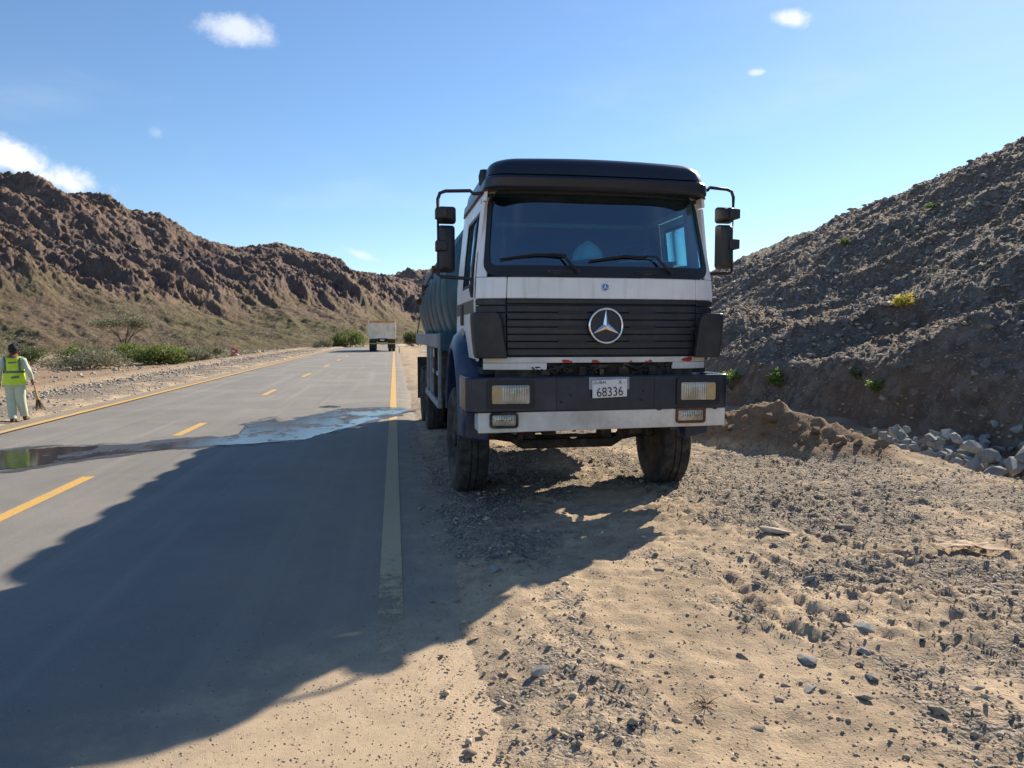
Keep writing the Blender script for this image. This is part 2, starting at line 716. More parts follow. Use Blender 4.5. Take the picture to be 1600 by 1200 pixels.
def mat_mountain():
    k = NT('brown_mountain_rock')
    cr = k.attr('crag').outputs['Fac']
    n1 = k.noise(.035, 7, .6)
    n2 = k.noise(.28, 8, .7)
    rock = k.mix(k.step(n2, .34, .68), (.150, .106, .088), (.30, .215, .162))
    rock = k.mix(k.step(n1, .42, .66, 0, .6), rock, (.150, .118, .114))
    rock = k.mix(k.step(k.noise(1.1, 5, .7), .56, .70, 0, .6), rock, (.40, .315, .24))
    fan = k.mix(k.step(n2, .35, .7), (.235, .170, .112), (.165, .122, .086))
    gr = k.step(k.math('ADD', k.noise(.05, 5, .6), k.math('MULTIPLY', k.noise(.9, 4, .7), .45)), .60, .80, 0, .60)
    fan = k.mix(gr, fan, (.135, .140, .058))
    fan = k.mix(k.step(k.noise(.8, 6, .75), .50, .62, 0, .75), fan, (.135, .10, .08))
    fan = k.mix(k.step(k.noise(.09, 5, .6, k.mapping(k.pos, loc=(40, 9, 0))), .50, .62, 0, .55), fan, (.175, .125, .098))
    c = k.mix(cr, fan, rock)
    h = k.math('ADD', k.noise(.7, 8, .75), k.math('MULTIPLY', k.voronoi(.55), .5))
    k.bsdf(c, .95, 0, k.bump(h, 1.0, .9), spec=.1)
    return k.m


def mat_hill():
    k = NT('dark_shale_hillside')
    n1 = k.noise(.35, 7, .65)
    n2 = k.noise(2.6, 8, .72)
    c = k.mix(k.step(n2, .33, .68), (.140, .110, .086), (.305, .245, .190))
    c = k.mix(k.step(n1, .46, .66, 0, .7), c, (.24, .155, .10))
    c = k.mix(k.step(k.noise(.22, 5, .6, k.mapping(k.pos, loc=(7, 3, 1))), .60, .70, 0, .7), c, (.34, .185, .098))
    v = k.voronoi(7, out='Color')
    vs = k.n('ShaderNodeSeparateColor')
    k.l(v, vs.inputs[0])
    c = k.mix(k.step(vs.outputs[0], .72, .95, 0, .5), c, (.34, .31, .28))
    h = k.math('ADD', k.noise(6, 8, .75), k.math('MULTIPLY', k.voronoi(9), -.7))
    k.bsdf(c, .9, 0, k.bump(h, 1.0, .14), spec=.2)
    return k.m


def mat_stone(name, a, b, warm):
    k = NT(name)
    oi = k.n('ShaderNodeObjectInfo')
    n = k.noise(6, 6, .65, k.obj)
    c = k.mix(k.step(n, .35, .68), a, b)
    c = k.mix(k.step(k.noise(2.2, 5, .6, k.obj), .5, .7, 0, .6), c, warm)
    c = k.mix(.38, c, k.mix(oi.outputs['Random'], tuple(x * .7 for x in a), tuple(x * 1.35 for x in b)), 'MIX')
    k.bsdf(c, .88, 0, k.bump(k.noise(18, 6, .7, k.obj), .6, .02), spec=.25)
    return k.m


def mat_gravel(name, dark, light):
    """one mesh of many pebbles: colour by the island each face belongs to"""
    k = NT(name)
    r = k.geo.outputs['Random Per Island']
    c = k.mix(k.math('POWER', r, .8), dark, light)
    c = k.mix(k.step(k.noise(30, 3, .6), .40, .7, 0, .6), c, (.46, .345, .225))
    k.bsdf(c, .92, 0, None, spec=.2)
    return k.m


def mat_leaf(name, a, b, dry=(.2, .17, .08)):
    k = NT(name)
    r = k.geo.outputs['Random Per Island']
    c = k.mix(r, a, b)
    c = k.mix(k.step(k.noise(2.3, 4, .6), .55, .75, 0, .5), c, dry)
    p = k.bsdf(c, .65, 0)
    t = k.n('ShaderNodeBsdfTranslucent')
    k.put(t.inputs[0], k.mix(.5, c, tuple(min(1, x * 1.6) for x in b)))
    ms = k.n('ShaderNodeMixShader')
    ms.inputs[0].default_value = .3
    k.l(p.outputs[0], ms.inputs[1])
    k.l(t.outputs[0], ms.inputs[2])
    k.l(ms.outputs[0], k.out.inputs['Surface'])
    return k.m


MAT = dict(
    white=mat_white(), soiled=mat_simple('soiled_white_paint', (.74, .68, .60), .55, 0, .14, 3, .1, dust=.5, dust_col=(.30, .22, .14)), navy=mat_navy(), teal=mat_teal(), tyre=mat_tyre(),
    black=mat_simple('black_grille_plastic', (.017, .019, .024), .42, 0, .2, 5, .05, dust=.08),
    roofblack=mat_simple('black_roof_cap', (.011, .015, .028), .33, 0, .15, 3, .03),
    rubberseal=mat_simple('black_rubber_seal', (.012, .012, .014), .5),
    mirror_shell=mat_simple('matt_black_mirror_shell', (.020, .020, .022), .5, 0, .15, 6, .05, dust=.08),
    pipe=mat_simple('dark_painted_pipe', (.035, .028, .028), .5, .2, .3, 20, .1),
    steel=mat_simple('dirty_chassis_steel', (.035, .030, .027), .7, .3, .4, 8, .3, dust=.55),
    greysteel=mat_simple('pale_grey_deck_steel', (.30, .31, .33), .55, .2, .25, 5, .1, dust=.4),
    fender=mat_simple('dark_blue_fender', (.018, .035, .085), .30, 0, .3, 4, .05, dust=.25),
    chrome=mat_simple('worn_chrome', (.75, .75, .76), .16, 1.0, .08, 10),
    olive=mat_simple('olive_grey_stripe', (.10, .105, .085), .5),
    interior=mat_simple('dark_cab_trim', (.020, .026, .040), .7),
    seat=mat_simple('dark_seat_cloth', (.020, .026, .045), .9),
    belt=mat_simple('red_seat_belt', (.28, .035, .035), .8),
    paper=mat_simple('white_papers', (.75, .75, .72), .8),
    hat=mat_simple('white_hard_hat_plastic', (.78, .80, .80), .3),
    plate=mat_simple('white_number_plate', (.78, .77, .75), .4, 0, .04),
    ink=mat_simple('black_ink', (.012, .012, .014), .5),
    redpaint=mat_simple('red_paint_mark', (.42, .02, .02), .5),
    rust=mat_simple('rusty_steel', (.14, .055, .025), .85, 0, .4, 14, .3),
    bluebadge=mat_simple('blue_badge', (.12, .22, .45), .35),
    lamp=mat_lamp(),
    amber=mat_simple('amber_lens', (.50, .36, .16), .25, 0, .1, 12, coat=.6),
    glass=mat_glass('tinted_windscreen', (.24, .58, .66), refl=.19),
    sideglass=mat_glass('side_window_glass', (.75, .88, .90)),
    mirror=mat_simple('mirror_glass', (.85, .87, .9), .03, 1.0, .02),
    sand=mat_sand(), road=mat_road(), line_edge=mat_line('yellow_edge_line_paint', True),
    line_dash=mat_line('yellow_dash_paint', False), water=mat_water(),
    mountain=mat_mountain(), hill=mat_hill(),
    stone_grey=mat_stone('grey_stone', (.19, .195, .195), (.37, .37, .355), (.30, .275, .235)),
    stone_tan=mat_stone('tan_stone', (.31, .255, .195), (.48, .40, .31), (.46, .34, .22)),
    gravel=mat_gravel('loose_gravel', (.15, .125, .10), (.50, .41, .315)),
    scree=mat_gravel('dark_scree', (.10, .088, .076), (.43, .385, .335)),
    rubble=mat_gravel('roadside_rubble', (.17, .15, .135), (.52, .47, .41)),
)

# ================================================================== TERRAIN
def road_x(y):
    """lateral shift of the road as it bends away right beyond the lorry"""
    y = np.asarray(y, dtype=float)
    return .003 * np.clip(y - 76, 0, 90) ** 2 + np.clip(y - 166, 0, None) * .54


RUTS = [[(3.36, 5.46), (3.46, 5.01), (3.61, 4.78), (3.83, 4.67)], [(2.65, 5.01), (2.73, 4.49), (2.81, 4.11), (3.01, 3.97)],
        [(2.9, 4.46), (3.07, 4.31), (3.24, 4.18)], [(2.75, 4.24), (2.85, 4.05), (3.07, 3.99)],
        [(2.51, 4.88), (2.35, 3.92), (2.47, 3.62)], [(3.05, 4.75), (3.22, 4.5), (3.5, 4.38)], [(3.9, 4.3), (4.3, 4.1), (4.9, 4.15)],
        [(3.1, 3.62), (3.5, 3.5), (4.0, 3.55)], [(2.2, 4.6), (2.1, 4.0), (2.15, 3.5)]]


def seg_dist(x, y, pts):
    d = np.full(x.shape, 1e9)
    for (ax, ay), (bx, by) in zip(pts[:-1], pts[1:]):
        vx, vy = bx - ax, by - ay
        t = np.clip(((x - ax) * vx + (y - ay) * vy) / (vx * vx + vy * vy), 0, 1)
        d = np.minimum(d, np.hypot(x - ax - t * vx, y - ay - t * vy))
    return d


def berm(x, y):
    """low heap of spoil to the right of the tanker"""
    ax, ay, bx, by = 4.55, 11.2, 6.35, 8.35
    vx, vy = bx - ax, by - ay
    L2 = vx * vx + vy * vy
    t = ((x - ax) * vx + (y - ay) * vy) / L2
    tc = np.clip(t, 0, 1)
    dx, dy = x - ax - tc * vx, y - ay - tc * vy
    side = (dx * vy - dy * vx) / math.sqrt(L2)
    d = np.hypot(dx, dy)
    hgt = np.interp(tc, [0, .25, .5, .8, 1], [.40, .46, .60, .34, .14])
    w = .62 + .12 * perlin(x * 1.1, y * 1.1, 5)
    prof = np.clip(1 - d / (w * 1.25), 0, 1)
    prof = prof ** .8 * (.85 + .15 * np.cos(side * 2))
    rough = 1 + .16 * fbm(x * 2.6, y * 2.6, 4, 21)
    return hgt * prof * rough


def gravel_mask(x, y):
    """0 = bare sand, 1 = covered with dark gravel"""
    n = fbm(x * .55, y * .55, 4, 40) * .42 + fbm(x * 2.3, y * 2.3, 3, 47) * .16
    m = .25 + n * 1.15
    m = m + .36 * smooth(x, 1.65, 2.5) * (1 - smooth(x, 8, 11))
    wr = np.exp(-((x - .93 - .05 * np.sin(y * 3)) / .16) ** 2) * smooth(y, 2.0, 3.0) * (1 - smooth(y, 4.6, 5.6))
    m = m + .22 * wr
    tr = np.exp(-((x - 1.42) / .26) ** 2) * (1 - smooth(y, 6, 9))
    m = m - .55 * tr
    m = m + .45 * np.exp(-(((x - 4.3) / 1.7) ** 2 + ((y - 6.6) / .8) ** 2))      # band of gravel in front of the berm
    m = m + .30 * np.exp(-(((x - 2.4) / 1.1) ** 2 + ((y - 2.6) / .55) ** 2))
    m = m - .5 * np.exp(-(((x - 2.15) / .5) ** 2 + ((y - 6.3) / 1.2) ** 2))
    m = m + .62 * smooth(x, .1, .5) * (1 - smooth(x, 1.5, 2.4)) * smooth(y, 4.7, 5.8) * (1 - smooth(y, 9, 11))  # extra gravel inside the truck's shadow, its dark colour deepening the shade
    m = m + .5 * smooth(-x, 7.1, 7.6) * (1 - smooth(-x, 9.4, 10.4))
    return np.clip(m, 0, 1)


def ground_z(x, y, detail=True):
    x = np.asarray(x, dtype=float)
    y = np.asarray(y, dtype=float)
    rx = x - road_x(y)
    off_r = smooth(rx, -.05, .8)
    off_l = smooth(-rx, 7.0, 7.9)
    off = off_r + off_l
    z = -.07 * (1 - off) + off * .012
    near = np.exp(-(np.hypot(x - 3, y - 5) / 14) ** 2)
    z = z + off * (.035 * fbm(x * .45, y * .45, 3, 2) + .025)
    z = z + off * near * .010 * fbm(x * 2.4, y * 2.4, 3, 9)
    z = z + off * berm(x, y)
    # the roadside ditch before the hill, and the rise of the left verge
    z = z - .30 * np.exp(-((rx - 8.0) / .9) ** 2) * smooth(y, 3, 6) * off_r
    z = z + .45 * smooth(rx, 4.2, 7.5) * np.exp(-((y - 4.0) / 2.4) ** 2) * .4
    z = z - .35 * smooth(-rx, 9.0, 13) + .25 * np.exp(-((rx + 11.3) / 1.0) ** 2)
    z = z + .20 * smooth(-rx, 13, 30) * fbm(x * .15, y * .15, 3, 31)
    if detail:
        g = gravel_mask(x, y)
        tr = np.exp(-((x - 1.42) / .34) ** 2) * (1 - smooth(y, 5.5, 8))
        clod = smooth(fbm(x * .9, y * .9, 3, 55) + .35 * fbm(x * 3.2, y * 3.2, 2, 57) + .3 * g + .35 * smooth(x, 1.7, 2.6), -.15, .6) * (1 - .9 * tr) * smooth(x, .25, .9)
        z = z + off * near * (.008 + .020 * g) * fbm(x * 9, y * 9, 3, 60)
        z = z + off * near * clod * (.023 * (fbm(x * 5.2, y * 6.2, 3, 64, ridged=True, gain=.6) - .5) + .016 * fbm(x * 13, y * 13, 2, 67))
        for i, r in enumerate(RUTS):
            d = seg_dist(x + .03 * perlin(x * 4, y * 4, 77), y + .03 * perlin(x * 4, y * 4, 78), r)
            wv = .85 + .3 * perlin(x * 3 + i, y * 3, 79)
            z = z + wv * (-.036 * np.exp(-(d / .032) ** 2) + .015 * np.exp(-((d - .08) / .03) ** 2) * (1 + .45 * fbm(x * 11, y * 11, 2, 81)))
        # two shallow tyre tracks running towards the camera
        for c in (1.28, 1.58):
            z = z - .014 * np.exp(-((x - c) / .09) ** 4) * (1 - smooth(y, 5.2, 7)) * (.6 + .4 * np.sin(y * 30))
    return z


def axis_lines(spec):
    out = [spec[0][0]]
    for a, b, st in spec:
        n = max(1, int(round((b - a) / st)))
        out += list(np.linspace(a, b, n + 1)[1:])
    return np.array(out)


def geo_out(a, sign, first, factor, limit):
    out = []
    v, s = a, first
    while abs(v) < limit:
        v += sign * s
        s *= factor
        out.append(v)
    return out


gx = axis_lines([(-16, -7, .14), (-7, -.6, .4), (-.6, 5.2, .030), (5.2, 10, .05), (10, 24, .3)])
gx = np.array(geo_out(-16, -1, .3, 1.22, 5000)[::-1] + list(gx) + geo_out(24, 1, .5, 1.3, 5000))
gy = axis_lines([(-14, 1.6, .4), (1.6, 7, .030), (7, 12, .045), (12, 24, .12), (24, 60, .35), (60, 130, .9)])
gy = np.array(geo_out(-14, -1, .6, 1.3, 5000)[::-1] + list(gy) + geo_out(130, 1, 1.5, 1.25, 5000))
GX, GY = np.meshgrid(gx, gy, indexing='ij')
GZ = ground_z(GX, GY)
gme = np_mesh('ground', np.stack([GX, GY, GZ], -1).reshape(-1, 3), grid_faces(len(gx), len(gy)))
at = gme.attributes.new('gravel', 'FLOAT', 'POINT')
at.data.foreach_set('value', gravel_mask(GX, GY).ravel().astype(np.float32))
at = gme.attributes.new('earth', 'FLOAT', 'POINT')       # brown spoil, not sand
earth = smooth(berm(GX, GY) + .05 * fbm(GX * 2, GY * 2, 3, 24), .03, .16) + .75 * smooth(-(GX - road_x(GY)), 9.8, 11.2) + .6 * smooth(GX - road_x(GY), 7.0, 8.2)
at.data.foreach_set('value', np.clip(earth, 0, 1).ravel().astype(np.float32))
tag(link('ground', gme, MAT['sand'], smooth=180), kind='structure')

# ---- road
ys = np.concatenate([np.arange(-60, 76, 4.0), np.arange(76, 330, 3.0)])
xs = np.array([-7.15, -5, -3.5, -1.5, 0.0, .62])
RX, RY = np.meshgrid(xs, ys, indexing='ij')
RZ = np.zeros_like(RX)
RZ[0] -= .03
RZ[-1] -= .02
rme = np_mesh('road', np.stack([RX + road_x(RY), RY, RZ], -1).reshape(-1, 3), grid_faces(len(xs), len(ys)))
road = tag(link('road', rme, MAT['road'], smooth=180), kind='structure')


def strip(name, x0, x1, ya, yb, z, mat, parent):
    yy = np.linspace(ya, yb, max(2, int((yb - ya) / 2) + 1))
    m = MB()
    lo = [(x0 + float(road_x(v)), v, z) for v in yy]
    hi = [(x1 + float(road_x(v)), v, z) for v in yy]
    n = len(yy)
    m.add(lo + hi, [(i, n + i, n + i + 1, i + 1) for i in range(n - 1)])
    o = m.build(name, mat, parent, None)
    o.data.polygons.foreach_set('use_smooth', [False] * len(o.data.polygons))
    return o


strip('edge_line', -.115, .035, 3.25, 300, .004, MAT['line_edge'], road)
strip('edge_line', -6.63, -6.47, -30, 300, .004, MAT['line_edge'], road)
for a, b in ((-2.6, 1.2), (5.3, 9.1), (12.58, 14.33), (20.6, 22.7), (29.2, 32.0), (38.2, 40.8), (46.8, 49.4), (55.4, 58.0), (64, 66.6), (72.6, 75.2), (81, 83.6), (90, 92.6)):
    strip('lane_dash', -3.58, -3.44, a, b, .004, MAT['line_dash'], road)

# ---- water spilt across the road
up = [(-7.0, 10.7), (-5.49, 11.25), (-4.78, 11.56), (-3.92, 11.61), (-3.31, 11.84), (-2.75, 12.1), (-2.51, 12.5), (-2.69, 13.82), (-2.34, 14.77), (-2.1, 14.21), (-1.63, 15.23), (-1.11, 16.42), (-0.59, 16.48), (0.28, 16.34)]
lo = [(0.27, 15.93), (-0.07, 15.1), (-0.37, 14.46), (-0.76, 13.32), (-1.22, 12.3), (-1.41, 11.81), (-1.98, 11.56), (-2.51, 11.38), (-3.04, 11.22), (-3.49, 10.93), (-3.92, 10.67), (-4.23, 10.21), (-4.61, 9.82), (-4.74, 9.71), (-7.0, 9.1)]


def wobble(poly, amp, seed, n=6):
    out = []
    for i, (ax, ay) in enumerate(poly):
        bx, by = poly[(i + 1) % len(poly)]
        for k in range(n):
            t = k / n
            x, y = ax + (bx - ax) * t, ay + (by - ay) * t
            out.append((x + amp * float(fbm(np.array(x * 2.1), np.array(y * 2.1), 3, seed)), y + amp * 1.6 * float(fbm(np.array(x * 2.1 + 9), np.array(y * 2.1), 3, seed + 2))))
    return out


def sheet(name, poly, z, mat, parent=None):
    bm = bmesh.new()
    vs = [bm.verts.new((x, y, z)) for x, y in poly]
    f = bm.faces.new(vs)
    bmesh.ops.triangulate(bm, faces=[f])
    bmesh.ops.recalc_face_normals(bm, faces=bm.faces)
    for f in bm.faces:
        if f.normal.z < 0:
            f.normal_flip()
    me = bpy.data.meshes.new(name)
    bm.to_mesh(me)
    bm.free()
    return link(name, me, mat, parent)


k_ = NT('damp_asphalt')
_b = k_.bsdf(k_.mix(k_.step(k_.noise(40, 4, .7), .4, .7), (.045, .043, .040), (.085, .08, .073)), k_.step(k_.noise(3, 5, .6), .35, .65, .28, .7), 0, k_.bump(k_.noise(120, 3, .7), .4, .004))
_t = k_.n('ShaderNodeBsdfTransparent')
_m = k_.n('ShaderNodeMixShader')
k_.l(k_.step(k_.noise(1.3, 7, .72, k_.mapping(k_.pos, scale=(1, .6, 1))), .44, .60, .1, .92), _m.inputs[0])
k_.l(_b.outputs[0], _m.inputs[1])
k_.l(_t.outputs[0], _m.inputs[2])
k_.l(_m.outputs[0], k_.out.inputs['Surface'])
damp = [(x - .05, y + .30 + .12 * math.sin(i * 1.7)) for i, (x, y) in enumerate(up)] + [(.55, 16.3), (.5, 15.6)] + [(x + .10, y - .16 - .06 * math.sin(i * 2.1)) for i, (x, y) in enumerate(lo)]
sheet('damp_stain', wobble(damp, .14, 93), .0062, k_.m, road)
tag(sheet('water', wobble(up + lo, .07, 90), .0085, MAT['water']), kind='structure')
tag(sheet('water', wobble([(-1.75, 17.05), (-1.49, 17.36), (-1.12, 17.05), (-1.35, 16.66)], .05, 96), .0085, MAT['water']), kind='structure')

# ---- mountains on the left and ahead: azimuth, tan(elevation) of the crest line, its distance
CREST = [(-75, .10, 215), (-55, .13, 205), (-38, .165, 195), (-30, .178, 196), (-25.3, .1755, 200), (-23.78, .1765, 203), (-21.86, .1695, 208), (-19.65, .168, 214), (-18.15, .155, 220), (-15.79, .144, 232), (-13.77, .124, 246),
         (-12.09, .115, 262), (-11.24, .110, 270), (-9.93, .112, 285), (-8.59, .1186, 300), (-6.79, .109, 315), (-4.96, .1, 330), (-3.33, .0857, 345), (-.72, .073, 365), (.3, .068, 375), (2.5, .05, 390), (6, .03, 410), (10, .012, 420)]
ca, ct, cd = (np.array(v) for v in zip(*CREST))
ct = ct - np.interp(ca, [-30, -25, -18, -8, 0], [.014, .014, .010, .004, .0])      # the crags add to the crest


def mountain(name, na, nt_, crest, foot, seed, amp, fan_frac):
    a_, t_, d_ = crest
    A = np.linspace(a_[0], a_[-1], na)
    # denser sampling where it is seen
    if name == 'mountain' and seed == 1:
        A = np.concatenate([np.linspace(-75, -28, na // 6, endpoint=False), np.linspace(-28, 4, na - na // 6 - 20, endpoint=False), np.linspace(4, a_[-1], 20)])
    T = np.concatenate([np.linspace(0, 1, nt_ - 40), 1 + np.linspace(.01, .75, 40)])
    AA, TT = np.meshgrid(A, T, indexing='ij')
    tan_e = np.interp(A, a_, t_)[:, None]
    D = np.interp(A, a_, d_)[:, None]
    fr = np.interp(A, foot[0], foot[1])[:, None]
    Rr = fr + (D - fr) * TT
    X = Rr * np.sin(np.radians(AA))
    Y = Rr * np.cos(np.radians(AA))
    hc = CAM_H + D * tan_e
    wob = .08 * fbm(X * .02, Y * .02, 2, seed + 50)
    tk = np.clip(fan_frac + wob, .1, .8)                 # where the fan ends and the crags begin
    fan_h = hc * .19
    t1 = np.clip(TT / tk, 0, 1)
    t2 = np.clip((TT - tk) / (1 - tk), 0, 1)
    z = fan_h * t1 ** 1.25 + (hc - fan_h) * (t2 ** .93)
    z = np.where(TT > 1, hc * (1 - .55 * (TT - 1) ** 1.2), z)
    crag = smooth(TT, tk - .08, tk + .10)
    # gullies that run slantwise down the face
    s = np.radians(AA) * D
    dn = (TT * (D - fr))
    gu = (s + dn * .55)
    gul = fbm(gu / 36, dn / 95, 3, seed + 3, ridged=True, gain=.55)
    g2 = fbm(gu / 13 + 4, dn / 34, 3, seed + 9, ridged=True)
    rk = fbm(gu / 5.5, dn / 11, 5, seed + 15, ridged=True, gain=.68)
    fine = fbm(X / 2.0, Y / 2.0, 2, seed + 23, gain=.7, ridged=True) - .3
    edge = 1 - .85 * np.exp(-((TT - 1) / .11) ** 2)
    edge2 = 1 - .55 * np.exp(-((TT - 1) / .06) ** 2)
    relief = (gul - .45) * 3.4 * edge + (g2 - .4) * 1.15 * edge + ((rk - .5) * .82 + fine * .40) * edge2
    dz = amp * relief * crag
    dz = dz + (1 - crag) * smooth(TT, 0, .06) * amp * (.8 * (fbm(gu / 20, dn / 60, 4, seed + 30, ridged=True, gain=.5) - .5) + .32 * fbm(X / 3.5, Y / 3.5, 4, seed + 33, gain=.62) - .5 * np.clip(fbm(gu / 22, dn / 90, 3, seed + 37, ridged=True) - .95, 0, 1))
    z = z + dz
    # crags lean: push points sideways as well, so that faces overhang a little
    X = X + crag * amp * .45 * fbm(Y / 5 + 3, z / 5, 3, seed + 41)
    Y = Y + crag * amp * .45 * fbm(X / 5 + 8, z / 5, 3, seed + 45)
    z = z - .45 * (1 - smooth(TT, 0, .05))
    me = np_mesh(name, np.stack([X, Y, z], -1).reshape(-1, 3), grid_faces(len(A), len(T)))
    at = me.attributes.new('crag', 'FLOAT', 'POINT')
    cm = np.clip(crag + .35 * fbm(X / 9, Y / 9, 3, seed + 60) * (crag > .02) , 0, 1)
    at.data.foreach_set('value', cm.ravel().astype(np.float32))
    return tag(link(name, me, MAT['mountain'], smooth=180), kind='structure')


mountain('mountain', 640, 380, (ca, ct, cd), ([-75, -30, -20, -10, -3, 0, 4, 10], [75, 88, 92, 98, 104, 118, 150, 220]), 1, 1.0, .31)
fa = np.array([-9, -4, -1.5, 0, 1.21, 2.57, 4.5, 7, 11, 16])
ft = np.array([.03, .055, .066, .073, .080, .082, .078, .07, .055, .03])
mountain('mountain', 130, 110, (fa, ft, np.full(10, 760.)), ([-9, 16], [520, 560]), 5, 2.4, .2)

# ---- the dark hill on the right
HC_Y = np.array([-40, -10, 5, 15, 22, 27, 30.8, 36.9, 41.2, 45.3, 50.1, 56.5, 75, 100, 140, 200])
HC_Z = np.array([6.0, 8.2, 9.7, 10.0, 9.85, 9.55, 9.1, 8.55, 8.2, 7.85, 7.0, 6.7, 6.0, 5.0, 4.2, 3.5])


def hill_z(x, y):
    x = np.asarray(x, dtype=float)
    y = np.asarray(y, dtype=float)
    fx = 8.75 + road_x(y) + .35 * perlin(y * .22, y * 0 + .5, 70) + .25 * perlin(y * .7, y * 0 + 3, 71)
    d = x - fx
    hc = np.interp(y, HC_Y, HC_Z)
    t = d / 16.8
    base = np.where(t < 1, np.clip(t, -1, 1) * (.94 + .06 * np.clip(t, 0, 1)), 1 - .25 * (t - 1) - .12 * (t - 1) ** 2)
    z = hc * base
    on = smooth(d, -.3, 1.4)
    # cut bank at the foot
    bank = .75 * smooth(d, -.1, .55 + .3 * perlin(y * .5, x * 0, 72)) * (1 - smooth(d, 1.0, 4.5))
    z = z + bank
    led = fbm((d + y * .5) * .16, (y - d * .35) * .07, 3, 80, ridged=True)
    z = z + on * .42 * fbm(x * .12 + 3, y * .12, 3, 121) * (1 - .8 * np.exp(-((t - 1) / .12) ** 2))
    z = z + on * .30 * (led - .5) * (1 - .8 * np.exp(-((t - 1) / .12) ** 2))
    rk = fbm(x * .55, y * .55, 3, 83, ridged=True)
    z = z + on * .13 * (rk - .4)
    st = z * 1.5 + .30 * x * .3 + .5 * fbm(x * .22, y * .22, 3, 101)
    fr_ = st - np.floor(st)
    z = z + on * .08 * (smooth(fr_, .0, .75) - fr_) * (.5 + .5 * fbm(x * .3, y * .3, 2, 105))
    z = z + on * (.085 * fbm(x * 2.0, y * 2.0, 3, 88, ridged=True, gain=.6) + .045 * fbm(x * 5.5, y * 5.5, 2, 93))
    return np.where(d < -.35, -.6, z - .12)


az = np.concatenate([np.linspace(3, 22, 40, endpoint=False), np.linspace(22, 47, 430, endpoint=False), np.linspace(47, 110, 70)])
rr = 9.2 * np.exp(np.linspace(0, math.log(150 / 9.2), 430))
AZ, RRr = np.meshgrid(np.radians(az), rr, indexing='ij')
HX, HY = RRr * np.sin(AZ), RRr * np.cos(AZ)
hme = np_mesh('hillside', np.stack([HX, HY, hill_z(HX, HY)], -1).reshape(-1, 3), grid_faces(len(az), len(rr)))
tag(link('hillside', hme, MAT['hill'], smooth=180), kind='structure')


def surf_z(x, y):
    g = float(ground_z(np.array([x]), np.array([y]))[0])
    h = float(hill_z(np.array([x]), np.array([y]))[0])
    rx = x - float(road_x(y))
    if -7.0 < rx < .3:
        g = max(g, 0.0)
    return max(g, h)


# ------------------------------------------------------------------ stones
def rock_mesh(name, seed, sub=1, flat=.6, mat=None):
    """angular stone: the hull of a few points, its edges a little broken"""
    rs = random.Random(seed)
    bm = bmesh.new()
    sx, sy = rs.uniform(.85, 1.3), rs.uniform(.65, 1.0)
    for _ in range(15):
        v = Vector((rs.gauss(0, 1), rs.gauss(0, 1), rs.gauss(0, 1))).normalized() * rs.uniform(.78, 1.05)
        bm.verts.new((v.x * sx, v.y * sy, v.z * flat))
    r = bmesh.ops.convex_hull(bm, input=bm.verts)
    bmesh.ops.delete(bm, geom=[g for g in r['geom_interior'] if isinstance(g, bmesh.types.BMVert)], context='VERTS')
    bmesh.ops.bevel(bm, geom=list(bm.edges), offset=.03, segments=1, affect='EDGES', profile=.5)
    bmesh.ops.triangulate(bm, faces=bm.faces)
    me = bpy.data.meshes.new(name)
    bm.to_mesh(me)
    bm.free()
    if mat:
        me.materials.append(mat)
    return me


